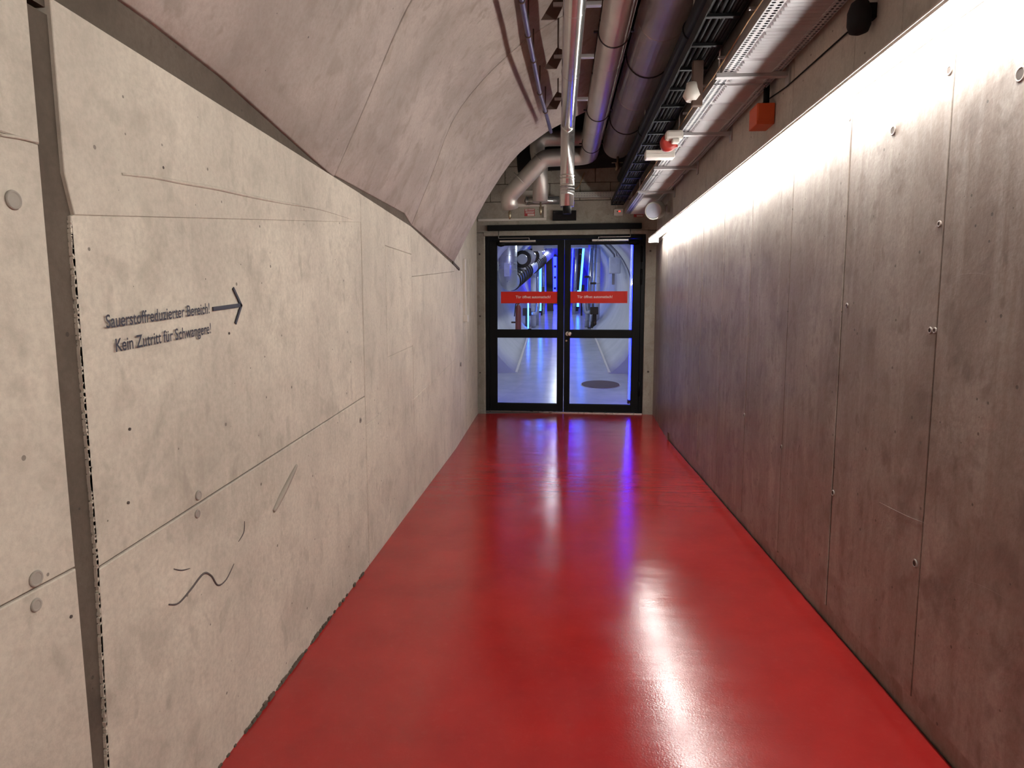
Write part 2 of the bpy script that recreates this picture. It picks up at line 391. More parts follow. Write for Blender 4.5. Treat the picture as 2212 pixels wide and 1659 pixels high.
def vpanel(y0, y1, t0=0, t1=22, off=0.0):
    ys = [y0+(y1-y0)*k/8 for k in range(9)]; V = []; Fs = []; n = t1-t0+1
    for side in (0, 1):
        for y in ys:
            a = arc(y)
            for k in range(t0, t1+1):
                p = a[k].copy()
                if k < 5: p = p+Vector((0, gapz(y)*(1-k/5)))
                tn = (a[min(k+1, 22)]-a[max(k-1, 0)]).normalized(); nn = Vector((-tn.y, tn.x))
                p = p+nn*(.16 if side else -off)
                if k == 0 and side: p = a[0]+Vector((-.16, gapz(y)))
                V.append((p.x, y, p.y))
    m_ = len(ys)*n
    for i in range(8):
        for k in range(n-1):
            q = (i*n+k, i*n+k+1, (i+1)*n+k+1, (i+1)*n+k); Fs.append(q); Fs.append(tuple(m_+x for x in reversed(q)))
    for k in range(n-1):
        for i in (0, 8): q = (i*n+k, m_+i*n+k, m_+i*n+k+1, i*n+k+1); Fs.append(q)
    for i in range(8):
        for k in (0, n-1): q = (i*n+k, (i+1)*n+k, m_+(i+1)*n+k, m_+i*n+k); Fs.append(q)
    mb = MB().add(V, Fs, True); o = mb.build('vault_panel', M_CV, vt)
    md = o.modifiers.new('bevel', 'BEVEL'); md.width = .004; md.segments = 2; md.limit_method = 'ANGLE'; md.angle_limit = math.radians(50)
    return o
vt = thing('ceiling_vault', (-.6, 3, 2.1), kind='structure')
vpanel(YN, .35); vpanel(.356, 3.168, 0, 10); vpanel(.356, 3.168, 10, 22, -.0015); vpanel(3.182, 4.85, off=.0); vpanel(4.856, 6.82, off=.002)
# dark mortar bed in the open joint between wall and vault
mb = MB(); ys = [YN+(6.8-YN)*k/60 for k in range(61)]; V = []; Fs = []
for y in ys:
    for dx, z in ((-.006 if y > 3.17 else -.012, wt(y)-.02), (-.006 if y > 3.17 else -.012, wt(y)+gapz(y)+.035), (-.15, wt(y)+gapz(y)+.035), (-.15, wt(y)-.02)): V.append((XL+dx, y, z))
for i in range(60):
    for k in range(4): Fs.append((i*4+k, i*4+(k+1) % 4, (i+1)*4+(k+1) % 4, (i+1)*4+k))
mb.add(V, Fs+[(0, 1, 2, 3), (240, 243, 242, 241)]); tag(mb.build('trim_1', M_MO), kind='structure')
p = at(993, 575, 0, XL)
MB().prism([(6.75, 1.935), (7.2, 1.90), (7.2, 1.925), (6.75, 1.965)], lp, -.006, .02).build('joint_strip', M_HOLE, wf)
# hairline seam on the curved vault
# right wall ----------------------------------------------------------
wr = thing('wall_right', (XR, 3, 0), kind='structure')
ZL = 2.35
jy = [YN, -1.1, .9]+[at(x, 900, 0, XR).y for x in (2010, 1806, 1692, 1609, 1551, 1508, 1478)]+[7.5]
rp = lambda a, b, d: (XR+d, a, b)
for i, (a, b) in enumerate(zip(jy, jy[1:])):
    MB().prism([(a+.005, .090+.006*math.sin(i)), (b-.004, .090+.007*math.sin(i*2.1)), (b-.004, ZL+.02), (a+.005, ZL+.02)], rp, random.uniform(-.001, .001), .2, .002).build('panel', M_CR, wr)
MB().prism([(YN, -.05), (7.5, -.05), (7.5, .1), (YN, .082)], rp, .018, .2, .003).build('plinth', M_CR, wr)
MB().prism([(YN, -.05), (7.5, -.05), (7.5, CZ), (YN, CZ)], rp, .026, .3).build('joint_backing', M_MO, wr)
uy = [YN, -.5, at(1950, 30, 0, XR).y, at(1848, 80, 0, XR).y, at(1714, 190, 0, XR).y, at(1525, 380, 0, XR).y, 7.5]
for a, b in zip(uy, uy[1:]):
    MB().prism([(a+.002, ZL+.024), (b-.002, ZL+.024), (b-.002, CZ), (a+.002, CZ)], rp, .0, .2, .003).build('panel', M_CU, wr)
wrf = thing('wall_right_far', (1.3, 8.5, 0), kind='structure')
def farq(y, d): t = max(0, (y-7.5)/(YD+.15-7.5)); return XR+.108*t+d
yb = [7.5]+[at(x, 900, 0, 1.29).y for x in (1450, 1436, 1424)]; yb[1] = 7.95; yb[2] = 8.5; yb[3] = 9.0; yb.append(9.54)
for a, b in zip(yb, yb[1:]):
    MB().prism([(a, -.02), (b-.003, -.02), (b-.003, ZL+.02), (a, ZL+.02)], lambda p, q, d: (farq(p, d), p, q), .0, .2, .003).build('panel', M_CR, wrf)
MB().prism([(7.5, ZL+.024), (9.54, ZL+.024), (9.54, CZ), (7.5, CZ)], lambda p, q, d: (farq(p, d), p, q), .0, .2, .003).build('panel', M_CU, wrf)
for px, py, r in ((1977, 1217, .012), (1800, 1065, .011), (1688, 966, .011), (1608, 897, .011), (2052, 152, .013), (2010, 714, .009), (2020, 714, .008), (2030, 484, .008), (2206, 160, .018), (1930, 282, .015), (1836, 257, .008), (1830, 660, .008), (1658, 246, .008)):
    if px == 1658: continue
    tiehole(px, py, XR, wr, r, -1, False)
mark([(2150, 600), (2110, 590), (2060, 600), (2020, 640)], .0006, XR, wr, -1, plain('pale_scratch', (.34, .30, .27), .7))
mark([(2200, 1310), (2120, 1265), (2020, 1235)], .0006, XR, wr, -1, MATS['pale_scratch'])
mark([(2000, 1130), (1960, 1115), (1900, 1085)], .0006, XR, wr, -1, MATS['pale_scratch'])
# end wall -------------------------------------------------------------
dx0, dx1, dzt = -1.035, 1.213, 2.52           # door frame, local u
we = thing('wall_back', dw(0, 0, 0), kind='structure')
def dbox(mb, u0, u1, v0, v1, z0, z1, c=0):
    (mb.cbox(u0, u1, v0, v1, z0, z1, c, dw) if c else mb.box(u0, u1, v0, v1, z0, z1, dw)); return mb
dbox(MB(), -1.6, dx0-.004, .0, .28, -.05, 2.57, .012).build('jamb', M_CJ, we)
dbox(MB(), dx1+.004, 1.8, .0, .28, -.05, 2.57, .012).build('jamb', M_CJ, we)
dbox(MB(), -1.6, 1.8, .0, .28, 2.574, 2.99, .004).build('lintel', M_CJ, we)
bw = .42
for r_ in range(4):                            # blockwork above the lintel
    z0 = 2.995+r_*.24
    for k in range(9):
        u0 = -1.7+k*bw+(bw/2 if r_ % 2 else 0)-.1
        dbox(MB(), u0+.004, u0+bw-.004, .006, .2, z0+.004, min(z0+.236, CZ), .005).build('block', M_CJ, we)
dbox(MB(), -1.7, 1.9, .02, .27, 2.98, CZ+.05).build('mortar_backing', M_MO, we)
for px, py in ((1034, 805), (1034, 683), (1033, 549)):
    u, z = atD(px+3, py); mb = MB(); c = dw(u, -.001, z); ringmesh(mb, c, ND, .016, .004); t = mb.build('tie_hole', M_RING, we)
    MB().tube([dw(u, -.002, z), dw(u, .002, z)], .012, 14).build('plug', M_HOLE, t)
for px, py in ((1402, 803), (1407, 542)):
    u, z = atD(px-2, py); mb = MB(); c = dw(u, -.001, z); ringmesh(mb, c, ND, .016, .004); t = mb.build('tie_hole', M_RING, we)
    MB().tube([dw(u, -.002, z), dw(u, .002, z)], .012, 14).build('plug', M_HOLE, t)
# ================================================================ DOOR
dr = thing('door_1', dw(.09, .08, 0), kind='structure')
V0, V1 = .05, .12
fr_ = MB()
for a in ((dx0, dx0+.05, V0-.02, V1+.02, 0, dzt), (dx1-.05, dx1, V0-.02, V1+.02, 0, dzt), (dx0+.05, dx1-.05, V0-.02, V1+.02, dzt-.05, dzt)): dbox(fr_, *a, .003)
fr_.build('door_frame', M_BLK, dr)
dbox(MB(), dx0, dx1, V0-.03, V1+.04, .0, .012).build('threshold', M_ST, dr)
uc = (dx0+dx1)/2+.0; uc = atD(1218, 700, V0)[0]
zt, zb = atD(1200, 528, V0)[1], atD(1200, 873, V0)[1]; zm0, zm1 = atD(1200, 729, V0)[1], atD(1200, 713, V0)[1]
hw = .09
def leaf(u0, u1, st0, st1, bu0, bu1, tx, mir):
    lf = thing('door_leaf', dw((u0+u1)/2, V0, 0.01)); lf.parent = dr; lf.matrix_parent_inverse = Matrix.Translation(-dr.location)
    b = MB(); i0, i1 = u0+st0, u1-st1
    dbox(b, u0, i0, V0, V1, .015, dzt-.055, .003); dbox(b, i1, u1, V0, V1, .015, dzt-.055, .003)
    dbox(b, i0, i1, V0, V1, zt, dzt-.055, .003); dbox(b, i0, i1, V0, V1, .015, zb, .003); dbox(b, i0, i1, V0, V1, zm0, zm1, .003)
    b.build('leaf_frame', M_BLK, lf)
    for z0, z1 in ((zb, zm0), (zm1, zt)): dbox(MB(), i0-.01, i1+.01, .08, .088, z0-.01, z1+.01).build('glass_pane', M_GLASS, lf)
    g_ = MB()
    for z0, z1 in ((zb, zm0), (zm1, zt)):
        for a in ((i0, i1, .07, .076, z0, z0+.008), (i0, i1, .07, .076, z1-.008, z1), (i0, i0+.008, .07, .076, z0+.008, z1-.008), (i1-.008, i1, .07, .076, z0+.008, z1-.008)): dbox(g_, *a)
    g_.build('glazing_bead', M_BLK, lf)
    bz0, bz1 = atD(1218, 655, .07)[1], atD(1218, 629.5, .07)[1]
    dbox(MB(), bu0, bu1, .0775, .0795, bz0, bz1).build('warning_band', M_BAND, lf)
    text('Tür öffnet automatisch!', tx[0], (bz0+bz1)/2+.005, tx[1], lf)
    return lf
def textmesh(s, size=1.0, extr=0.0):
    cu = bpy.data.curves.new('lettering', 'FONT'); cu.body = s; cu.size = size; cu.extrude = extr; cu.offset = 0.012; cu.resolution_u = 4
    o = bpy.data.objects.new('lettering_tmp', cu); COL.objects.link(o); bpy.context.view_layer.update()
    dg = bpy.context.evaluated_depsgraph_get(); me = bpy.data.meshes.new_from_object(o.evaluated_get(dg))
    V = [v.co.copy() for v in me.vertices]; Fs = [list(p.vertices) for p in me.polygons]
    bpy.data.objects.remove(o); bpy.data.meshes.remove(me); return V, Fs
def text(s, u0, zc, u1, parent):
    V, Fs = textmesh(s); x0, x1 = min(v.x for v in V), max(v.x for v in V); k = (u1-u0)/(x1-x0)
    P = [dw(u0+(v.x-x0)*k, .0765, zc+(v.y-.3)*k*1.0) for v in V]
    b = MB().add(P, Fs); o = b.build('lettering', M_LET, parent)
    for mm in o.data.polygons: pass
    return o
bL0, bL1 = atD(1082, 640, .07)[0], atD(1205, 640, .07)[0]; bR0, bR1 = atD(1231, 640, .07)[0], atD(1355.5, 640, .07)[0]
lL = leaf(dx0+.052, uc-.003, atD(1073, 700, V0)[0]-dx0-.052, uc-.003-bL1, bL0, bL1, (atD(1114, 640, .07)[0], atD(1189, 640, .07)[0]), 0)
lR = leaf(uc+.003, dx1-.052, bR0-uc-.003, dx1-.052-atD(1366, 700, V0)[0], bR0, bR1, (atD(1247, 640, .07)[0], atD(1323, 640, .07)[0]), 1)
u, z = atD(1228, 721, V0); kb = MB(); kb.tube([dw(u-.012, V0, z), dw(u-.012, V0-.012, z)], .03, 20); kb.tube([dw(u+.018, V0, z), dw(u+.018, V0-.03, z), dw(u+.018, V0-.035, z), dw(u+.018, V0-.07, z), dw(u+.018, V0-.08, z)], .03, 20, rr=[.014, .014, .033, .033, .022])
kb.build('door_knob', M_ST, lR)
u, z = atD(1223.5, 736, V0); MB().tube([dw(u, V0+.005, z), dw(u, V0-.01, z)], .013, 14).build('lock_cylinder', M_BRASS, lR)
for py in (548, 598, 840):
    u, z = atD(1384, py, 0); MB().tube([dw(dx1-.045, V0-.012, z-.11), dw(dx1-.045, V0-.012, z+.11)], .016, 12).build('hinge', M_BLK, dr)
# door operator: black header bar, arms and slide rails
op = thing('door_operator', dw(.09, -.02, 2.6), 'long black door operator box over the double glass door', 'door opener')
u0, z0 = atD(1053, 503, -.05); u1, z1 = atD(1386, 503, -.05)
dbox(MB(), u0, u1, -.07, -.001, 2.588, 2.665, .006).build('housing', M_BLK, op)
zt_ = dzt-.03
for sg, a, bb in ((1, (1077, 1077, 1143), (1080, 1157)), (-1, (1362, 1362, 1293), (1279, 1358))):
    A = [atD(a[0], 501, -.05)[0], atD(a[2], 513, -.05)[0]]; zz = atD(1218, 513, -.05)[1]
    ar = MB(); ar.tube(bend([dw(A[0], -.05, 2.59), dw(A[0], -.05, zz), dw(A[1], -.05, zz), dw(A[1], -.05, zz-.03)], .008, 3), .006, 8); ar.build('closer_arm', M_ST, op)
    q0, q1 = atD(bb[0], 518, -.02)[0], atD(bb[1], 518, -.02)[0]
    dbox(MB(), q0, q1, -.062, V0-.002, zz-.055, zz-.03, .003).build('slide_rail', M_ST, op)
# beige trim strip under the operator
tag(dbox(MB(), dx0-.02, dx1+.03, -.012, .14, dzt+.003, dzt+.052, .003).build('trim_2', M_CJ), kind='structure')
# sensors at the top corners
for (px, py, lab) in ((1082, 527, 'small black door sensor at the top left corner of the glass door'), (1369, 523, 'larger black rounded door sensor at the top right corner of the glass door')):
    u, z = atD(px, py, 0); r_ = .05 if px > 1200 else .035
    sb = MB(); sb.tube([dw(u-r_*1.6, V0-.02, z), dw(u-r_*1.2, V0-.03, z), dw(u, V0-.038, z), dw(u+r_*1.2, V0-.03, z), dw(u+r_*1.6, V0-.02, z)], .03, 16, rr=[.012, .03, .04, .03, .012])
    tag(sb.build('door_sensor', M_BLK), lab, 'sensor')
# ================================================================ WALL LAMP
lt = thing('strip_light', (XR-.06, 3, 2.37), 'continuous white fluorescent strip lamp running along the right wall', 'lamp')
seg = 1.5; y = 8.5; TX = XR-.1; TZ = 2.338
while y > YN+.2:
    y0 = max(YN+.1, y-seg)
    MB().tube([(TX, y0+.012, TZ), (TX, y-.012, TZ)], .019, 14).build('light_tube', M_TUBE, lt)
    h_ = MB(); h_.box(TX-.024, XR-.001, y0, y, TZ+.034, TZ+.040); h_.box(TX-.02, TX+.03, y0, y, TZ+.022, TZ+.034); h_.build('housing', M_WH, lt)
    y -= seg
MB().box(TX-.024, XR-.001, 8.5, 8.504, TZ-.02, TZ+.040).build('end_plate', M_WH, lt)
# ================================================================ LETTERING ON THE LEFT WALL
sg_ = thing('wall_sign', at(222, 760, 0, XL), 'black painted German warning text with arrow on pale concrete left wall', 'sign')
def walltext(s, a, b_, hgt):                  # a: baseline start px, b_: baseline end px
    V, Fs = textmesh(s); x0, x1 = min(v.x for v in V), max(v.x for v in V)
    p0, p1 = at(*a, 0, XL), at(*b_, 0, XL); k = (p1-p0)/(x1-x0)
    P = [Vector((XL+.0045, (p0+k*(v.x-x0)).y, (p0+k*(v.x-x0)).z+v.y*hgt)) for v in V]
    return MB().add(P, Fs).build('text_line', M_INK, sg_)
h0 = (at(226, 681, 0, XL).z-at(229, 710, 0, XL).z)/.70
walltext('Sauerstoffreduzierter Bereich!', (226, 709), (450, 676.5), h0)
walltext('Kein Zutritt für Schwangere!', (247, 760), (453, 719.5), h0)
def strip(p, q, wd): # painted bar between two wall points
    a, b_ = at(*p, 0, XL), at(*q, 0, XL); d = (b_-a).normalized(); n_ = Vector((0, -d.z, d.y))*wd/2
    mb_ = MB(); P = [a+n_, b_+n_, b_-n_, a-n_]; mb_.add([Vector((XL+.0045, v.y, v.z)) for v in P]+[Vector((XL+.001, v.y, v.z)) for v in P], [(0, 1, 2, 3), (7, 6, 5, 4), (0, 4, 5, 1), (1, 5, 6, 2), (2, 6, 7, 3), (3, 7, 4, 0)]); return mb_
ar = strip((458, 667.5), (518, 659), .0125)
for p, q in (((502, 622), (520, 661)), ((507, 699), (520, 658))):
    s2 = strip(p, q, .0095); ar.add(s2.v, s2.f)
ar.build('arrow', M_INK, sg_)
# ================================================================ PIPES OVERHEAD
def straps(mb, c0, c1, r, ys): pass
def pipe(name, label, path, r, mat, bands, bandmat=None, joints=(), seg=32, br=.006, cat='pipe'):
    P = bend(path, max(r*1.5, .1)); t = thing(name, (P[0].x, (P[0].y+P[-1].y)/2, P[0].z-r), label, cat)
    MB().tube(P, r, seg).build('pipe_run', mat, t)
    for y in bands:
        b = MB(); ringmesh(b, (path[0][0], y, path[0][2]), (0, 1, 0), r+.002, br, 32, 6)
        if bandmat is None: b.box(path[0][0]-r-.035, path[0][0]-r-.004, y-.008, y+.008, path[0][2]-.006, path[0][2]+.006)
        if bandmat is None: b.box(path[0][0]+r+.004, path[0][0]+r+.03, y-.008, y+.008, path[0][2]-.006, path[0][2]+.006)
        hb = b.build('clamp', bandmat or M_STRAP, t)
        MB().tube([(path[0][0], y, path[0][2]+r), (path[0][0], y, CZ)], .006, 6).build('threaded_rod', M_GALV, t)
    for y in joints:
        b = MB(); ringmesh(b, (path[0][0], y, path[0][2]), (0, 1, 0), r-.0005, .0035, 32, 4); b.build('seam', mat, t)
    return t
ZA = 3.15; XA = .082
pA = pipe('polished_pipe', 'slim polished steel pipe with a blue gleam, ending in a drop with black hose', [(XA, YN+.1, ZA), (XA, 6.25, ZA), (XA, 6.25, 2.42)], .064, M_CHR, [], joints=[3.0, 3.9, 4.9])
for px, py, x2 in ((1170, 22, 0), (1195, 132, 1), (1207, 222, 2), (1210, 285, 3)):
    y = at(1225, py, 2, ZA+.05).y
    if x2 == 3: continue
    lab = ['brown triangular bracket nearest the camera, holding the polished pipe', 'brown triangular bracket, middle one of three beside the polished pipe', 'brown triangular bracket furthest along beside the polished pipe'][x2]
    t = thing('pipe_bracket', (XA-.16, y, ZA), lab, 'bracket', 'brackets carrying the polished pipe')
    MB().prism([(XA-.19, ZA-.0), (XA-.10, ZA+.0), (XA-.04, ZA+.12), (XA-.10, ZA+.14)], lambda a, b, d: (a, y+d, b), -.004, .004).build('gusset', M_BR, t)
    MB().cbox(XA-.12, XA+.16, y-.018, y+.018, ZA+.066, ZA+.09, .003).build('arm', M_GALV, t)
    MB().tube([(XA-.09, y, ZA+.09), (XA-.09, y, arc(min(y, 6.7))[13].y+.1)], .006, 6).build('threaded_rod', M_BR, t)
zc = [at(1223, v, 1, 6.25).z for v in (380, 387, 401, 408, 418, 433, 462)]
b = MB()
for z_ in zc[:3]: ringmesh(b, (XA, 6.25, z_), (0, 0, 1), .066, .004)
b.build('collar', M_ST, pA)
b = MB(); b.tube([(XA, 6.25, zc[2]), (XA, 6.25, zc[4]), (XA, 6.25, zc[5])], .067, 24, rr=[.068, .066, .058]); 
for k in range(4): ringmesh(b, (XA, 6.25, zc[3]+(zc[5]-zc[3])*k/4), (0, 0, 1), .066-.002*k, .004)
b.build('bellows', M_CHR, pA)
MB().tube([(XA, 6.25, zc[5]+.02), (XA, 6.25, zc[6])], .039, 20).build('hose_end', M_BLK, pA)
yb_ = [at(1300, v, 2, 3.35).y for v in (172, 20)]
pB2 = pipe('clad_pipe', 'lower sheet metal clad pipe left of the fattest one, bending left and down', [(.372, YN+.1, 3.35), (.372, 8.35, 3.35), (-.18, 8.35, 3.33), at(1098, 425, 1, 8.5), (at(1098, 425, 1, 8.5)+Vector((.02, .05, -.14)))], .104, M_SHEET, [3.3, 4.75, 6.5, 7.75], joints=[5.2, 7.0, 2.4])
e = at(1101, 448, 1, 8.55)
b = MB(); b.tube([e, e+Vector((0, 0, -.05)), e+Vector((0, 0, -.06)), e+Vector((0, 0, -.11)), e+Vector((0, 0, -.15))], .015, 10, rr=[.012, .012, .02, .02, .008]); b.build('drain_valve', M_BRASS, pB2)
for q in ((-.22, 8.36, 3.31), (-.48, 8.41, 3.1)):
    b = MB(); ringmesh(b, q, (-.7, .12, -.65), .104, .005); b.build('clad_seam', M_SHEET, pB2)
pB1 = pipe('clad_pipe', 'highest sheet metal clad pipe, partly hidden behind the lower clad pipe', [(.39, YN+.1, 3.66), (.39, 8.72, 3.66), (-.3, 8.72, 3.66), (at(1167, 400, 1, 8.72).x, 8.72, 3.3), (at(1167, 400, 1, 8.72).x, 8.72, at(1167, 437, 1, 8.72).z)], .098, M_SHEET, [4.0, 5.2, 6.3, 7.4])
e = at(1168, 436, 1, 8.72)
b = MB(); b.tube([e, e+Vector((0, 0, -.06)), e+Vector((0, 0, -.07)), e+Vector((0, 0, -.12)), e+Vector((0, 0, -.17))], .015, 10, rr=[.012, .012, .02, .02, .008]); b.build('drain_valve', M_BRASS, pB1)
pC = pipe('clad_pipe', 'fattest sheet metal clad pipe, closed at its far end above a small valve', [(.70, YN+.1, 3.45), (.70, 8.2, 3.45)], .172, M_SHEET, [4.05, 5.45, 7.1, 2.8], joints=[4.75, 3.0, 6.3], br=.007)
b = MB(); b.tube([(.70, 8.1, 3.28), (.70, 8.1, 3.22), (.70, 8.1, 3.2), (.70, 8.1, 3.15), (.68, 8.1, 3.12)], .02, 10, rr=[.014, .014, .028, .024, .012]); b.box(.63, .76, 8.09, 8.11, 3.205, 3.215); b.build('drain_valve', M_BRASS, pC)
pipe('insulated_pipe', 'thick black insulated pipe right of the fattest clad pipe, turning across the end wall', [(1.055, YN+.1, 3.58), (1.055, 9.1, 3.56), (-.55, 9.1, 3.5)], .178, M_RUB, [3.2, 4.3, 5.5, 6.8], bandmat=M_RUB)
pipe('insulated_pipe', 'slimmer black insulated pipe just above the cables beside the tray', [(.80, YN+.1, 3.13), (.80, 8.6, 3.13)], .06, M_RUB, [4.2, 6.4], bandmat=M_RUB)
# violet conduit clipped along the vault
cp = [at(1118, -60, 2, 3.14), at(1127, 0, 2, 3.14), at(1141, 75, 2, 3.14), at(1152, 130, 2, 3.14), at(1166, 200, 2, 3.14), at(1178, 240, 2, 3.14), at(1190, 285, 2, 3.14)]
cd = thing('conduit', cp[0], 'thin violet-grey conduit with clips running up the vault toward the pipes', 'conduit')
MB().tube([cp[0]-Vector((.03, 1.5, -.0))]+cp, .016, 12).build('conduit_run', M_PURP, cd)
for q in (cp[1], cp[2], cp[3], cp[4], cp[5]):
    b = MB(); ringmesh(b, q, (0, 1, 0), .018, .005, 14); b.tube([q, q+Vector((-.0, 0, .2))], .005, 6); b.build('clip', M_BR, cd)
# horizontal silver stub in a beige plate on the end wall
st = thing('wall_penetration', dw(-.3, -.02, 2.95), 'beige plate with a short horizontal silver pipe above the door', 'pipe')
u0, z0 = atD(1117, 447, -.02); u1, z1 = atD(1180, 411, -.02)
dbox(MB(), u0, u1, -.03, -.001, z0, z1, .004).build('plate', M_WH, st)
u2, z2 = atD(1135, 432, -.2); u3, _ = atD(1208, 432, -.2)
MB().tube([dw(u2, -.14, z2), dw(u3, -.14, z2)], .058, 24).build('pipe_stub', M_CHR, st)
b = MB(); ringmesh(b, dw(u2+.01, -.14, z2), UD, .058, .008); b.tube([dw(u2+.03, -.14, z2), dw(u2+.03, 0, z2)], .05, 16); b.build('elbow', M_CHR, st)
# ================================================================ CABLE TRAY
def traysec(y0, y1, par):
    zt2 = 2.76; xl, xr = .895, 1.215; mb = MB(); pit = .026; n = int((y1-y0)/pit)
    def cellrow(x0, x1, fz):              # square cells each with an eight-sided hole
        for i in range(n):
            a = y0+i*pit; b_ = a+pit; cx, cy = (x0+x1)/2, (a+b_)/2; r = pit*.33
            O = [(x1, cy), (x1, b_), (cx, b_), (x0, b_), (x0, cy), (x0, a), (cx, a), (x1, a)]
            I = [(cx+r*math.cos(PI/4*k)*(x1-x0)/pit, cy+r*math.sin(PI/4*k)) for k in range(8)]
            V = [(p[0], p[1], fz(p[0])) for p in O+I]; mb.add(V, [(k, (k+1) % 8, 8+(k+1) % 8, 8+k) for k in range(8)])
    cellrow(xl, xl+.03, lambda x: zt2); cellrow(xl+.032, xl+.062, lambda x: zt2)
    mb.add([(xl+.03, y0, zt2), (xl+.032, y0, zt2), (xl+.032, y1, zt2), (xl+.03, y1, zt2)], [(0, 1, 2, 3)])
    cellrow(xr-.042, xr-.022, lambda x: zt2); cellrow(xr-.02, xr, lambda x: zt2)
    mb.add([(xr-.022, y0, zt2), (xr-.02, y0, zt2), (xr-.02, y1, zt2), (xr-.022, y1, zt2)], [(0, 1, 2, 3)])
    # middle with pressed ribs
    m0, m1 = xl+.062, xr-.042; k = .036; c = int((y1-y0)/k)
    for i in range(c+1):
        a = y0+i*k; b_ = min(a+k, y1); q = (b_-a)
        if q < .004: break
        if i % 10 == 9:
            mb.add([(m0, a, zt2), (m1, a, zt2), (m1, b_, zt2), (m0, b_, zt2)], [(0, 1, 2, 3)])
            continue
        e = .012
        V = [(m0, a, zt2), (m1, a, zt2), (m0+e, a+q*.3, zt2), (m1-e, a+q*.3, zt2), (m0+e*1.5, a+q*.55, zt2-.009), (m1-e*1.5, a+q*.55, zt2-.009), (m0+e, a+q*.8, zt2), (m1-e, a+q*.8, zt2), (m0, b_, zt2), (m1, b_, zt2)]
        mb.add(V, [(0, 1, 3, 2), (2, 3, 5, 4), (4, 5, 7, 6), (6, 7, 9, 8), (0, 2, 4), (4, 6, 8), (0, 4, 8), (1, 5, 3), (5, 9, 7), (1, 9, 5)])
    for x in (xl, xr): mb.box(x-.0008, x+.0008, y0, y1, zt2, zt2+.06); mb.box(x-.004 if x > 1 else x, x if x > 1 else x+.012, y0, y1, zt2+.058, zt2+.06)
    o = mb.build('tray_section', M_GALV, par); o['kind'] = 'stuff'; return o
tr_ = thing('cable_tray', (1.05, 3, 2.76), 'wide perforated galvanised cable tray hung under the ceiling along the right wall', 'cable tray')
ycut = [YN+.2, -.6, 1.9, at(1640, 120, 0, .895).y, 7.0, 9.15]
ysx = [YN+.2, .2, 2.6, 4.05, 6.6, 9.1]
for a, b_ in zip(ysx, ysx[1:]):
    o = traysec(a, b_-.004, tr_); del o['kind']
# dark cables added in the tray so its holes read dark
cb = MB()
for i in range(9):
    x = .93+i*.03; cb.tube([(x, YN+.2, 2.80), (x+.004, 2, 2.80+.004*math.sin(i)), (x-.002, 5, 2.80), (x, 9.0, 2.80)], .013, 8)
tag(cb.build('added_tray_cables', M_RUB), 'dark cables added side by side in the perforated tray so its holes look dark', 'cables', kind='stuff')
brs = [(1630, 168, 'nearest the camera'), (1535, 293, 'second from the camera, by the white devices'), (1462, 366, 'third from the camera'), (1420, 417, 'fourth and furthest, close to the horn speaker')]
for px, py, wh in brs:
    y = at(px, py, 2, 2.735).y
    t = thing('tray_bracket', (1.05, y, 2.735), 'steel cross bracket under the cable tray, '+wh, 'bracket', 'cable tray brackets')
    b = MB(); b.cbox(.865, XR-.001, y-.02, y+.02, 2.735, 2.742, .002); b.cbox(.865, XR-.001, y-.02, y-.016, 2.742, 2.759, .001); b.cbox(.865, XR-.001, y+.016, y+.02, 2.742, 2.759, .001); b.build('channel', M_GALV, t)
    MB().cbox(XR-.012, XR+.002, y-.03, y+.03, 2.69, 2.83, .003).build('wall_plate', M_GALV, t)
    MB().tube([(.885, y, 2.742), (.885, y, CZ)], .006, 6).build('threaded_rod', M_GALV, t)
# ladder tray with cables left of the big tray
ld = thing('cable_ladder', (.80, 3, 2.85), 'dark cable ladder packed with black cables left of the perforated tray', 'cable tray')
for x in (.70, .865):
    MB().box(x-.002, x+.002, YN+.2, 9.0, 2.86, 2.92).build('side_rail', M_BLK, ld)
y = YN+.3
while y < 9: MB().box(.702, .863, y-.012, y+.012, 2.86, 2.875).build('rung', M_BLK, ld); y += .35
for i, x in enumerate((.72, .745, .77, .797, .82, .845)):
    MB().tube([(x, YN+.2, 2.89), (x+.01*math.sin(i*2), 1.5, 2.895), (x-.008*math.cos(i), 3.5, 2.888), (x+.006*math.sin(i), 6, 2.89), (x, 9.05, 2.89)], .010, 8).build('cable', M_BLK if i % 2 else M_RUB, ld)
# thin ochre cable looping along the tray edge
P = []; yy = 2.2
while yy < 8.8: P.append((.885, yy, 2.80)); P.append((.868, yy+.35, 2.775+.01*math.sin(yy*5))); yy += .7
tag(MB().tube(bend([(.885, YN+.3, 2.8)]+P, .05, 3), .0035, 6).build('loose_cable', M_YEL), 'thin ochre cable looping along the left edge of the perforated tray', 'cable')
for k, yy in enumerate((at(1628, 62, 0, .88).y, at(1560, 155, 0, .88).y, at(1520, 222, 0, .88).y, at(1482, 272, 0, .88).y)):
    MB().box(.855, .895, yy-.006, yy+.006, 2.81, 2.822).build('tray_clip', M_GALV, tr_)
# ================================================================ DEVICES
def pt(px, py, ax, v): return at(px, py, ax, v)
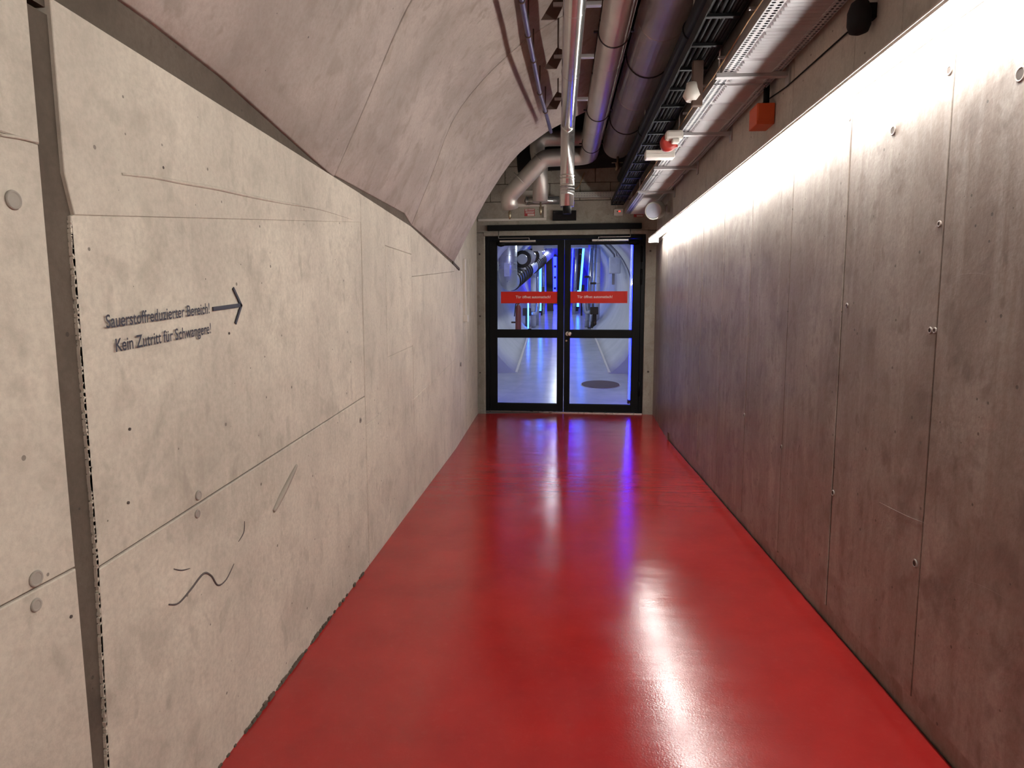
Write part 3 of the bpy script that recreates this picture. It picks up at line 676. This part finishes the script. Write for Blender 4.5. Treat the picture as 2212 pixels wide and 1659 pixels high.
# white rounded box / red sounder / white flat box hanging left of the tray
p = pt(1460, 292, 0, .84); t = thing('junction_box', p, 'white rounded box fixed to the left edge of the tray, above the red sounder', 'box')
MB().cbox(p.x-.075, p.x+.05, p.y-.04, p.y+.04, p.z-.035, p.z+.03, .018).build('box_body', M_WH, t); MB().cbox(p.x-.03, p.x+.02, p.y-.045, p.y+.02, p.z-.06, p.z-.03, .008).build('cable_gland', M_WH, t)
p = pt(1443, 310, 0, .80); t = thing('alarm_sounder', p, 'dark red round alarm sounder between two white boxes beside the tray', 'alarm')
MB().tube([p+Vector((0, .05, .0)), p+Vector((0, -.0, 0)), p+Vector((0, -.05, 0)), p+Vector((0, -.06, 0))], .06, 24, rr=[.05, .06, .06, .04]).build('sounder_body', M_REDP, t); MB().cbox(p.x-.04, p.x+.07, p.y-.015, p.y+.015, p.z-.03, p.z-.01, .004).build('lug', M_REDP, t)
p = pt(1430, 335, 0, .80); t = thing('junction_box', p, 'flat white box on the left of the tray, below the red sounder', 'box')
MB().cbox(p.x-.13, p.x+.09, p.y-.05, p.y+.05, p.z-.03, p.z+.03, .006).build('box_body', M_WH, t); MB().cbox(p.x+.06, .897, p.y-.01, p.y+.01, p.z-.02, 2.8, .002).build('lug', M_WH, t); MB().cbox(p.x-.12, p.x+.08, p.y-.052, p.y-.048, p.z-.004, p.z, .001).build('lid_seam', M_HORN, t)
# fire/smoke detector bracket near the ladder
p = pt(1494, 203, 0, .76); t = thing('smoke_detector', p, 'brown and beige detector hanging over the cable ladder', 'detector')
MB().tube([p+Vector((0, 0, .06)), p+Vector((0, 0, .03)), p+Vector((0, 0, -.01)), p+Vector((0, 0, -.04))], .03, 20, rr=[.03, .035, .05, .03]).build('detector_body', M_WH, t)
MB().cbox(p.x+.0, p.x+.06, p.y-.02, p.y+.02, p.z-.07, max(p.z+.07, 2.875), .006).build('mount', M_BR, t)
# orange box on upper right wall
p0 = pt(1618, 268, 0, XR-.10); p = pt(1640, 250, 0, XR); y0 = pt(1655, 246, 0, XR-.09).y; z0 = pt(1655, 268, 0, XR-.05).z
t = thing('orange_box', (XR-.05, y0, z0), 'orange plastic box on the upper right wall under the tray', 'box')
yo = pt(1637, 246, 0, XR-.10).y; zo = pt(1637, 268, 1, yo).z; zo2 = pt(1637, 222, 1, yo).z
MB().cbox(XR-.105, XR-.002, yo, yo+.16, zo, zo2, .004).build('box_body', M_ORA, t); MB().cbox(XR-.100, XR-.006, yo-.006, yo-.0, zo+.02, zo2-.005, .002).build('front_lid', M_ORA, t)
MB().tube([(XR-.04, yo+.05, zo2), (XR-.04, yo+.05, zo2+.12)], .018, 10).build('cable_entry', M_BLK, t)
# black loudspeaker/camera on right wall near the lamp
p = pt(1856, 38, 0, XR-.06); t = thing('wall_speaker', p, 'black rounded wall device on the right wall beside the tray', 'speaker')
b = MB(); b.tube([p+Vector((0, .0, .065)), p+Vector((0, 0, .055)), p+Vector((0, 0, .02)), p+Vector((.0, 0, -.03)), p+Vector((0, 0, -.055)), p+Vector((0, 0, -.065))], .04, 20, rr=[.02, .033, .045, .045, .036, .012]); b.build('speaker_body', M_RUB, t)
MB().cbox(p.x, XR+.001, p.y-.02, p.y+.02, p.z-.01, p.z+.05, .004).build('mount', M_BLK, t)
c_ = pt(1700, 170, 0, XR-.006); MB().tube(bend([(XR-.008, p.y+.02, p.z+.03), (XR-.008, p.y+1.0, p.z+.06), (XR-.008, p.y+1.6, p.z+.12)], .1), .004, 6).build('cable', M_RUB, t)
# horn speaker
c0 = pt(1412, 455, 1, 7.6)
t = thing('horn_speaker', c0, 'grey-white cylindrical loudspeaker on a bracket at the far end of the right wall', 'speaker')
ax = Vector((.35, .9, .18)).normalized()
k_ = .89
MB().tube([c0-ax*.02, c0, c0+ax*.02, c0+ax*.18, c0+ax*.26, c0+ax*.3], .1, 28, rr=[.095*k_, .108*k_, .11*k_, .112*k_, .09*k_, .03]).build('horn_body', M_HORN, t)
b = MB(); ringmesh(b, c0-ax*.018, ax, .1*k_, .008); b.build('rim', M_HORN, t)
MB().tube([c0-ax*.022, c0-ax*.026], .09*k_, 24).build('grille', M_LG, t)
q = c0+ax*.2; MB().tube([q, q+Vector((.08, .03, .05)), (farq(q.y, -.01), q.y+.05, q.z+.06)], .014, 10).build('arm', M_WH, t)
MB().cbox(farq(q.y, -.03), farq(q.y, 0)+.002, q.y, q.y+.1, q.z-.03, q.z+.1, .005).build('wall_plate', M_WH, t)
# end wall devices
u0, z0 = atD(1194, 477, -.02); u1, z1 = atD(1245, 455, -.02)
t = thing('display_panel', dw((u0+u1)/2, -.02, z0), 'flat black display panel above the door', 'display'); dbox(MB(), u0, u1, -.05, -.001, z0, z1, .004).build('casing', M_BLK, t); dbox(MB(), u0+.012, u1-.012, -.053, -.049, z0+.012, z1-.012).build('screen', M_SCR, t)
u0, z0 = atD(1326, 466, -.02); u1, z1 = atD(1346, 451, -.02)
t = thing('sensor_box', dw((u0+u1)/2, -.02, z0), 'small white controller with a red digital readout above the door', 'controller'); dbox(MB(), u0, u1, -.035, -.001, z0, z1, .008).build('casing', M_WH, t)
um, zm = atD(1338, 456.5, -.04); dbox(MB(), um-.012, um+.014, -.0375, -.034, zm-.008, zm+.01).build('readout', M_LED, t); dbox(MB(), um-.035, um-.018, -.0375, -.034, zm-.006, zm+.004).build('button', M_BLK, t)
MB().tube([dw((u0+u1)/2-.02, -.01, z1), dw((u0+u1)/2-.03, -.01, z1+.12)], .003, 6).build('cable', M_WH, t)
for (x0, x1, y0_, y1_, lab) in ((1133, 1155, 467, 451, 'red and white notice sticker above the left door leaf'), (1369, 1390, 469, 453, 'red and white notice sticker above the right door leaf, by the horn speaker')):
    u0, z0 = atD(x0, y0_, -.005); u1, z1 = atD(x1, y1_, -.005); w_, h_ = u1-u0, z1-z0
    t = thing('notice_sticker', dw((u0+u1)/2, -.005, z0), lab, 'sign'); dbox(MB(), u0, u1, -.004, -.001, z0, z1).build('paper', M_NRED, t)
    b = MB()
    for (a0, a1, b0, b1) in ((.05, .3, .75, .95), (.35, .95, .8, .93), (.1, .95, .55, .66), (.1, .9, .4, .48), (.3, .95, .05, .3)): dbox(b, u0+w_*a0, u0+w_*a1, -.006, -.0035, z0+h_*b0, z0+h_*b1)
    b.build('print', M_NOT, t)
# beige trunking
t = thing('cable_trunking', dw(-.6, -.02, 2.78), 'beige cable trunking running level above the left door leaf and turning up', 'trunking')
u0, z0 = atD(1033, 476, -.02); u1, z1 = atD(1180, 476, -.02); zt3 = atD(1178, 444, -.02)[1]
dbox(MB(), -1.13, u1, -.03, -.001, z0-.014, z0+.018, .003).build('trunking_run', M_WH, t); dbox(MB(), u1-.035, u1, -.03, -.001, z0+.02, zt3, .003).build('trunking_run', M_WH, t)
# perforated rail across the end wall
t = thing('perforated_rail', dw(.6, -.05, 3.1), 'white perforated steel rail across the end wall above the blockwork joint', 'rail')
u0, z0 = atD(1236, 426, -.06); u1, z1 = atD(1366, 413, -.06); b = MB(); n = 22; st_ = (u1-u0)/n; hh_ = (z1-z0)/2
for r_ in range(2):
    for i in range(n):
        a0 = u0+i*st_; b0 = z0+r_*hh_; O = [(a0+st_, b0+hh_/2), (a0+st_, b0+hh_), (a0+st_/2, b0+hh_), (a0, b0+hh_), (a0, b0+hh_/2), (a0, b0), (a0+st_/2, b0), (a0+st_, b0)]
        I = [(a0+st_/2+st_*.26*math.cos(PI/4*k), b0+hh_/2+hh_*.26*math.sin(PI/4*k)) for k in range(8)]
        b.add([dw(p[0], -.06, p[1]) for p in O+I], [(k, (k+1) % 8, 8+(k+1) % 8, 8+k) for k in range(8)])
b.build('perforated_face', M_HORN, t); b = MB(); dbox(b, u0, u1, -.058, -.001, z1, z1+.004); dbox(b, u0, u1, -.058, -.001, z0-.004, z0); dbox(b, u0, u1, -.012, -.008, z0, z1); b.build('flange', M_GALV, t)
# cable loop hanging behind
q = [dw(*a) for a in ((.22, -.03, 3.35), (.2, -.04, 3.2), (.24, -.05, 3.12), (.3, -.04, 3.2), (.36, -.03, 3.36))]
tag(MB().tube(bend(q, .05), .006, 8).build('hanging_cable', M_YEL), 'pale cable loop hanging above the perforated rail', 'cable')
# white conduit with socket box, far left wall
pc = at(1003, 686, 0, -1.08); t = thing('white_conduit', (-1.08, pc.y, pc.z), 'white cable duct running down the far left wall to a small white switch box', 'conduit')
zc0 = at(1003, 560, 0, -1.08).z; MB().cbox(-1.088, -1.06, pc.y-.02, pc.y+.02, pc.z, zc0, .003).build('duct_run', M_WH, t); MB().cbox(-1.09, -1.035, pc.y-.04, pc.y+.045, pc.z-.05, pc.z+.03, .005).build('switch_box', M_WH, t)
# ================================================================ BEYOND THE DOOR
fb = MB(); fb.add([(-1.6, YD-.14, .0), (1.8, YD+.1, .0), (1.8, YR, 0), (-1.6, YR, 0), (1.8, YC, rz(YC)), (-1.6, YC, rz(YC)), (1.8, 36, rz(YC)), (-1.6, 36, rz(YC))], [(0, 1, 2, 3), (3, 2, 4, 5), (5, 4, 6, 7)])
fb.v = [v if v.y > YD+.15 else Vector(dw(v.x, .07, 0)) for v in fb.v]
nb = len(fb.v); fb.add([v-Vector((0, 0, .1)) for v in fb.v], [(3, 2, 1, 0), (5, 4, 2, 3), (7, 6, 4, 5)]); fb.f += [[0, 8, 9, 1], [3, 0, 8, 11], [1, 9, 10, 2]]; fb.sm += [False]*3
tag(fb.build('floor_tunnel', M_GREY), kind='structure')
XV0, XV1, YT, ZV = -1.28, 1.42, 12.55, 3.25
tag(MB().box(XV0-.15, XV0, YD+.12, YT+.2, -.05, ZV).build('wall_vestibule_left', M_TU), kind='structure')
tag(MB().box(XV1, XV1+.15, YD+.45, YT+.2, -.05, ZV).build('wall_vestibule_right', M_TU), kind='structure')
tag(MB().box(XV0-.15, XV1+.15, YD+.46, YT+.2, ZV, ZV+.1).build('ceiling_vestibule', M_TU), kind='structure')
CT, RT_, XC = 1.27, 1.55, .11
def sect(y, R, n=40):
    a0 = math.asin(CT/R) if CT < R else 0; out = []
    for i in range(n+1):
        a = -a0+(PI+2*a0)*i/n; out.append((XC+R*math.cos(a), y, rz(y)+CT+R*math.sin(a)))
    return out
mb = MB(); V = []; Fs = []; ys = [YT+(36.05-YT)*k/24 for k in range(25)]
for y in ys: V += sect(y, RT_)
for i in range(24):
    for k in range(40): Fs.append((i*41+k, i*41+k+1, (i+1)*41+k+1, (i+1)*41+k))
mb.add(V, Fs, True); tw = mb.build('wall_tunnel', M_TU); tag(tw, kind='structure'); md = tw.modifiers.new('thickness', 'SOLIDIFY'); md.thickness = .12; md.offset = 1
for v in range(1): pass
# collar wall where the round tunnel starts
mb = MB(); inn = sect(YT, RT_); out = []
for (x, y, z) in inn:
    d = Vector((x-XC, z-rz(YT)-CT)).normalized(); k = 9
    if abs(d.x) > 1e-4: k = min(k, ((XV1+.1-XC) if d.x > 0 else (XC-XV0+.1))/abs(d.x))
    if d.y > 0: k = min(k, (ZV+.1-rz(YT)-CT)/d.y)
    if d.y < 0: k = min(k, (CT+.15)/-d.y)
    k = max(k, RT_+.001); out.append((XC+d.x*k, y, rz(YT)+CT+d.y*k))
n = len(inn); V = inn+out+[(x, y+.15, z) for x, y, z in out]; Fs = [(k, k+1, n+k+1, n+k) for k in range(n-1)]+[(n+k, n+k+1, 2*n+k+1, 2*n+k) for k in range(n-1)]
mb.add(V, Fs); tag(mb.build('wall_tunnel_face', M_TU), kind='structure')
# kerb strips along tunnel floor edges
for i, (x0, x1) in enumerate(((-.80, -.76), (.98, 1.02))):
    mb = MB(); V = [(x, y, rz(y)+h) for y in (YT+.02, YC) for x in (x0, x1) for h in (0.0, .02)]; mb.add(V, [(0, 1, 3, 2), (4, 6, 7, 5), (0, 4, 5, 1), (2, 3, 7, 6), (1, 5, 7, 3), (0, 2, 6, 4)])
    tag(mb.build('trim_%d' % (3+i), M_WH), kind='structure')
tag(MB().box(-2, 2.2, 36, 36.1, 1.3, 6).build('wall_tunnel_end', plain('deep_blue_wall', (.1, .13, .5), .6)), kind='structure')
# lamps beyond: deepest is visible, the others added unseen for light and floor reflections
for i, (y, lab) in enumerate(((10.9, 'added unseen ceiling lamp lighting the vestibule behind the glass door'), (14.3, 'first added unseen ceiling lamp in the tunnel beyond the door'), (17.6, 'second added unseen ceiling lamp in the tunnel'), (22.0, 'third added unseen ceiling lamp in the tunnel'), (29.5, 'bright white ceiling lamp deep in the tunnel, seen at the top of the left pane'))):
    z = ZV-.06 if y < YT else rz(y)+CT+RT_-.16
    t = thing('ceiling_light', (XC, y, z), lab, 'lamp'); xo = -.3 if y > 25 else 0
    MB().cbox(xo-.09, xo+.09, y-.6, y+.6, z+.0, z+.05, .006).build('lamp_housing', M_WH, t); MB().cbox(xo-.07, xo+.07, y-.58, y+.58, z-.012, z, .004).build('diffuser', M_LW, t)
# blue tubes
def tubelight(p, q, r, lab, mat=None):
    t = thing('blue_neon_tube', p, lab, 'lamp'); p, q = Vector(p), Vector(q); d = (q-p).normalized()
    MB().tube([p, q], r, 12).build('glowing_tube', mat or M_LB, t); e_ = MB(); e_.tube([p-d*.05, p+d*.01], r*1.5, 12); e_.tube([q-d*.01, q+d*.05], r*1.5, 12); e_.build('end_cap', M_BLK, t); return t
pb = at(1364, 700, 1, 9.98)
tubelight((pb.x, 9.98, .12), (pb.x, 9.98, 2.6), .028, 'upright blue neon tube right behind the right door leaf')
tubelight((XV0+.1, 9.98, .2), (XV0+.1, 9.98, 2.6), .022, 'added blue tube, unseen behind the left door jamb, for a bluish tint')  # unseen tube added for the bluish tint on the left
def col_at(px, Yv, z=None):
    p = at(px, 674, 1, Yv); return p.x
tubelight((col_at(1167, 21), 21, rz(21)+.35), (col_at(1167, 21), 21, rz(21)+2.2), .035, 'upright blue neon tube left of the tunnel centre', M_LB2)
tubelight((col_at(1251, 20), 20, rz(20)+.75), (col_at(1260, 20), 20, rz(20)+2.5), .03, 'leaning blue neon tube right of the tunnel centre', M_LB2)
tubelight((col_at(1248, 24), 24, rz(24)+.2), (col_at(1249, 24), 24, rz(24)+.8), .04, 'short blue neon tube low on the right deep in the tunnel', M_LB2)
tubelight((col_at(1141, 18.9), 18.9, rz(18.9)+.05), (col_at(1141, 18.9), 18.9, rz(18.9)+.9), .02, 'short blue neon tube at the foot of the left silver columns', M_LB2)
tubelight((col_at(1176, 27), 27, rz(27)+.2), (col_at(1175, 27), 27, rz(27)+2.6), .05, 'blue neon tube deep in the tunnel left of the centre')
tubelight((col_at(1232, 27), 27, rz(27)+.2), (col_at(1237, 27), 27, rz(27)+2.6), .03, 'blue neon tube deep in the tunnel right of the centre')
tubelight((col_at(1198, 35), 35, rz(30)+.2), (col_at(1198, 35), 35, rz(30)+2.6), .09, 'blue tube added at the tunnel end to light the end wall')  # tube added to throw blue light on the end wall
# silver upright ducts and black racks
def column(px, Yv, r, lab, mat=None, top=2.55, rings=True, lean=0):
    x = col_at(px, Yv); z0 = rz(Yv); t = thing('duct_column', (x, Yv, z0), lab, 'duct')
    MB().tube([(x, Yv, z0), (x+lean, Yv, z0+top)], r, 20).build('duct_body', mat or M_SPIR, t)
    if rings:
        b = MB()
        for k in range(6): ringmesh(b, (x+lean*k/6, Yv, z0+.2+k*.42), (0, 0, 1), r, .006, 18, 4)
        b.build('seam_ring', M_ST, t)
    return t
column(1152, 19.8, .085, 'broad white-silver duct column left in the tunnel', M_LET)
column(1161, 20.3, .05, 'slim silver duct column right of the broad left one')
column(1174, 23.5, .06, 'silver duct column deeper on the left beside the black panel')
column(1268, 19.8, .07, 'silver duct column right in the tunnel beside the leaning blue tube', lean=.15)
column(1278, 19.5, .04, 'slim silver duct column right of the leaning one', lean=.1)
column(1290, 20.0, .075, 'white-silver duct column nearest the right tunnel wall', M_LET)
column(1239, 23.5, .06, 'silver duct column deeper on the right beside the black panel', lean=.1)
for px, Yv, w_, ln, lab in ((1189, 24.5, .24, -.06, 'tall black cabinet panel left of the tunnel centre'), (1243, 24.5, .2, .1, 'tall black leaning cabinet panel right of the tunnel centre')):
    x = col_at(px, Yv); t = thing('black_cabinet', (x, Yv, rz(Yv)), lab, 'cabinet')
    mb = MB(); z0 = rz(Yv); V = [(x-w_/2+l, y, z) for (l, z) in ((0, z0-.01), (ln*1.5, z0+2.4)) for y in (Yv, Yv+.5) for _ in (0,)]+[(x+w_/2+l, y, z) for (l, z) in ((0, z0-.01), (ln*1.5, z0+2.4)) for y in (Yv, Yv+.5)]
    mb.add(V, [(0, 1, 3, 2), (4, 6, 7, 5), (0, 2, 6, 4), (1, 5, 7, 3), (0, 4, 5, 1), (2, 3, 7, 6)]); mb.build('cabinet_body', M_BLK, t)
    b = MB()
    for k in range(5): b.cbox(x+w_/2, x+w_/2+.08, Yv+.1, Yv+.2, z0+.4+k*.4, z0+.48+k*.4, .01)
    b.build('valve', M_BLK, t)
# pump boxes on posts with elbows
for px, py, s_, lab in ((1139, 712, 1, 'black pump box on a post with elbow pipe, left side of the tunnel'), (1284, 709, -1, 'black pump box on a post with elbow pipe, right side of the tunnel')):
    q = ramp(px, py); Yv = q.y; z0 = rz(Yv); x = q.x; t = thing('pump_unit', (x, Yv, z0), lab, 'pump')
    MB().cbox(x-.055, x+.055, Yv-.06, Yv+.06, z0, z0+.42, .01).build('post', M_BLK, t); MB().cbox(x-.13, x+.1, Yv-.12, Yv+.12, z0+.4, z0+.62, .015).build('pump_box', M_BLK, t)
    MB().cbox(x-.2, x+.12, Yv-.12, Yv+.12, z0-.01, z0+.03, .005).build('foot', M_BLK, t)
    b = MB(); b.tube(bend([(x+s_*.08, Yv, z0+.48), (x+s_*.27, Yv, z0+.45), (x+s_*.3, Yv, z0+.65), (x+s_*.3, Yv, z0+.9)], .12), .065, 16); b.build('elbow_pipe', M_BLK if False else M_SPIR, t)
    b = MB(); ringmesh(b, (x+s_*.3, Yv, z0+.86), (0, 0, 1), .07, .02); b.build('pipe_collar', M_BLK, t)
for px, py, lab in ((1170, 668, 'small black pump box deeper on the left'), (1256, 664, 'small black pump box deeper on the right')):
    Yv = 23.0; x = col_at(px, Yv); zz = at(px, py-42, 1, Yv).z; t = thing('pump_unit', (x, Yv, rz(Yv)), lab, 'pump')
    MB().cbox(x-.09, x+.09, Yv-.1, Yv+.1, zz-.1, zz+.1, .015).build('pump_box', M_BLK, t); MB().cbox(x-.03, x+.03, Yv-.04, Yv+.04, rz(Yv)-.01, zz-.09, .01).build('post', M_BLK, t)
for px, py, Yv, lab in ((1268, 598, 19.6, 'small dark valve on the leaning silver duct'), (1281, 612, 19.2, 'dark rectangular valve on the white right column')):
    p = at(px, py, 1, Yv); t = thing('valve_box', p, lab, 'valve'); MB().cbox(p.x-.08, p.x+.08, Yv-.05, Yv+.05, p.z-.03, p.z+.03, .008).build('valve_body', M_BLK, t); MB().tube([(p.x+.08, Yv, p.z), (p.x+.2, Yv, p.z)], .012, 8).build('stem', M_ST, t)
# spiral duct elbow + black banded duct at upper left
YS = 13.2; xs = col_at(1097, YS); zs = at(1100, 612, 1, YS).z; rs = .185
t = thing('spiral_duct', (xs, YS, zs-.2), 'big silver spiral duct coming down behind the left pane and turning into the tunnel', 'duct')
pe = at(1186, 548, 1, 24.0)
path = [(xs, YS, rz(YS)+2.85), (xs, YS, zs), (pe.x, 24.0, pe.z)]
P = bend(path, .32, 12); MB().tube(P, rs, 28).build('duct_body', M_SPIR, t)
b = MB()
for k in range(7): ringmesh(b, (xs, YS, zs+.25+k*.13), (.0, .12, 1), rs, .006, 24, 4)
b.build('spiral_seam', M_ST, t)
dd = (Vector(pe)-Vector((xs, YS, zs))).normalized(); b = MB()
for k in range(14):
    q = Vector((xs, YS, zs))+dd*(.55+k*.42+(0 if k < 7 else 1.2)); ringmesh(b, q, dd, rs+.004, .022, 24, 6)
    if k < 0: pass
b.build('black_band', M_BLK, t)
b = MB(); q0 = Vector((xs, YS, zs))+dd*.5; b.tube([q0, q0+dd*2.7], rs+.003, 28, cap=False); b.build('black_sleeve', plain('gloss_black_sleeve', (.02, .02, .025), .18, .5), t)
lbq = MB().cbox(xs-.06, xs+.05, YS-rs-.006, YS-rs+.01, zs+.12, zs+.38, .004); lbq.build('label_plate', M_LG, t)
# second duct above with flanges
YS2 = 14.5; p = at(1128, 560, 1, YS2); pe2 = at(1180, 543, 1, 24); d2 = (pe2-p).normalized()
t = thing('flanged_duct', p, 'flanged silver duct above the black banded one', 'duct'); MB().tube([p, p+d2*7], .11, 20).build('duct_body', M_SPIR, t)
for k in range(4):
    b = MB(); q = p+d2*(.05+k*1.4); b.tube([q, q+d2*.05], .19, 20); b.build('flange', M_SPIR if k % 2 else M_BLK, t)
b = MB(); b.cbox(p.x-.05, p.x+.05, YS2+.3, YS2+.4, p.z-.2, p.z-.08, .01); b.build('bracket', M_GALV, t)
# white overhead beam
p0, p1 = at(1150, 540, 1, 16.2), at(1271, 531, 1, 16.2)
t = thing('overhead_beam', p0, 'pale metal beam crossing under the tunnel crown', 'beam'); MB().cbox(p0.x, p1.x, 16.2, 16.45, p1.z-.04, p1.z+.18, .006).build('beam_body', M_LG, t); MB().cbox(p0.x, p0.x+.28, 16.1, 16.2, p1.z-.12, p1.z+.18, .005).build('cover', M_WH, t)
# extinguisher by left tunnel wall
q = at(1118, 740, 1, 15.0); YE = 16.2; xe = col_at(1119.5, YE); z0 = at(1118, 721, 1, YE).z+.06; ztop = at(1118, 657, 1, YE).z
t = thing('fire_extinguisher', (xe, YE, z0), 'dark red fire extinguisher mounted on the left tunnel wall', 'extinguisher')
MB().tube([(xe, YE, z0-.06), (xe, YE, z0+.02), (xe, YE, ztop-.1), (xe, YE, ztop-.04), (xe, YE, ztop)], .07, 20, rr=[.07, .072, .072, .05, .02]).build('cylinder_body', M_EXT, t); MB().tube(bend([(xe, YE, ztop), (xe-.06, YE-.05, ztop+.02), (xe-.09, YE-.07, ztop-.3)], .04), .012, 8).build('hose', M_BLK, t)
MB().cbox(xe-.05, xe+.03, YE-.02, YE+.02, ztop, ztop+.03, .004).build('handle', M_BLK, t)
MB().cbox(xe-.17, xe-.04, YE-.03, YE+.03, z0+.2, z0+.24, .004).build('wall_mount', M_BLK, t)
# electric panel with cables on the right tunnel wall
Ye = 15.4; p = at(1328, 572, 1, Ye); t = thing('electrical_box', p, 'grey-blue electrical box with cables on the right tunnel wall', 'box')
MB().cbox(p.x-.13, p.x+.13, Ye-.06, Ye+.1, p.z-.2, p.z+.17, .02).build('box_body', M_LG, t)
b = MB()
for k in (0, .12, -.5): b.tube([(p.x, Ye+k, p.z+.15)]+[(XC+1.5*math.cos(a_*PI/180), Ye+k, rz(Ye)+CT+1.5*math.sin(a_*PI/180)) for a_ in range(38, 86, 6)], .012, 8)
b.build('cable', plain('slate_cable', (.12, .13, .16), .5), t); MB().cbox(p.x-.06, p.x+.0, Ye-.02, Ye+.02, p.z-.45, p.z-.19, .005).build('lead', MATS['slate_cable'], t)
q = [(XC+1.52*math.cos(a_*PI/180), Ye-1.0, rz(Ye-1)+CT+1.52*math.sin(a_*PI/180)) for a_ in range(8, 80, 8)]; tag(MB().tube(bend(q, .3), .014, 8).build('wall_cable', MATS['slate_cable']), 'single curved dark cable right of the grey-blue electrical box', 'cable')
# manhole
q = ramp(1297, 831); t = thing('manhole_cover', q, 'round dark manhole cover in the grey floor just beyond the door', 'manhole cover')
def disc(mb, r0, h, k=40):
    V = [(q.x+r0*math.cos(2*PI*i/k), q.y+r0*math.sin(2*PI*i/k), rz(q.y+r0*math.sin(2*PI*i/k))+h_) for h_ in (-.005, h) for i in range(k)]
    mb.add(V, [list(range(k)), list(range(2*k-1, k-1, -1))]+[(i, (i+1) % k, k+(i+1) % k, k+i) for i in range(k)]); return mb
disc(MB(), .345, .006).build('rim', M_GALV, t); disc(MB(), .332, .010).build('lid', M_MAN, t)
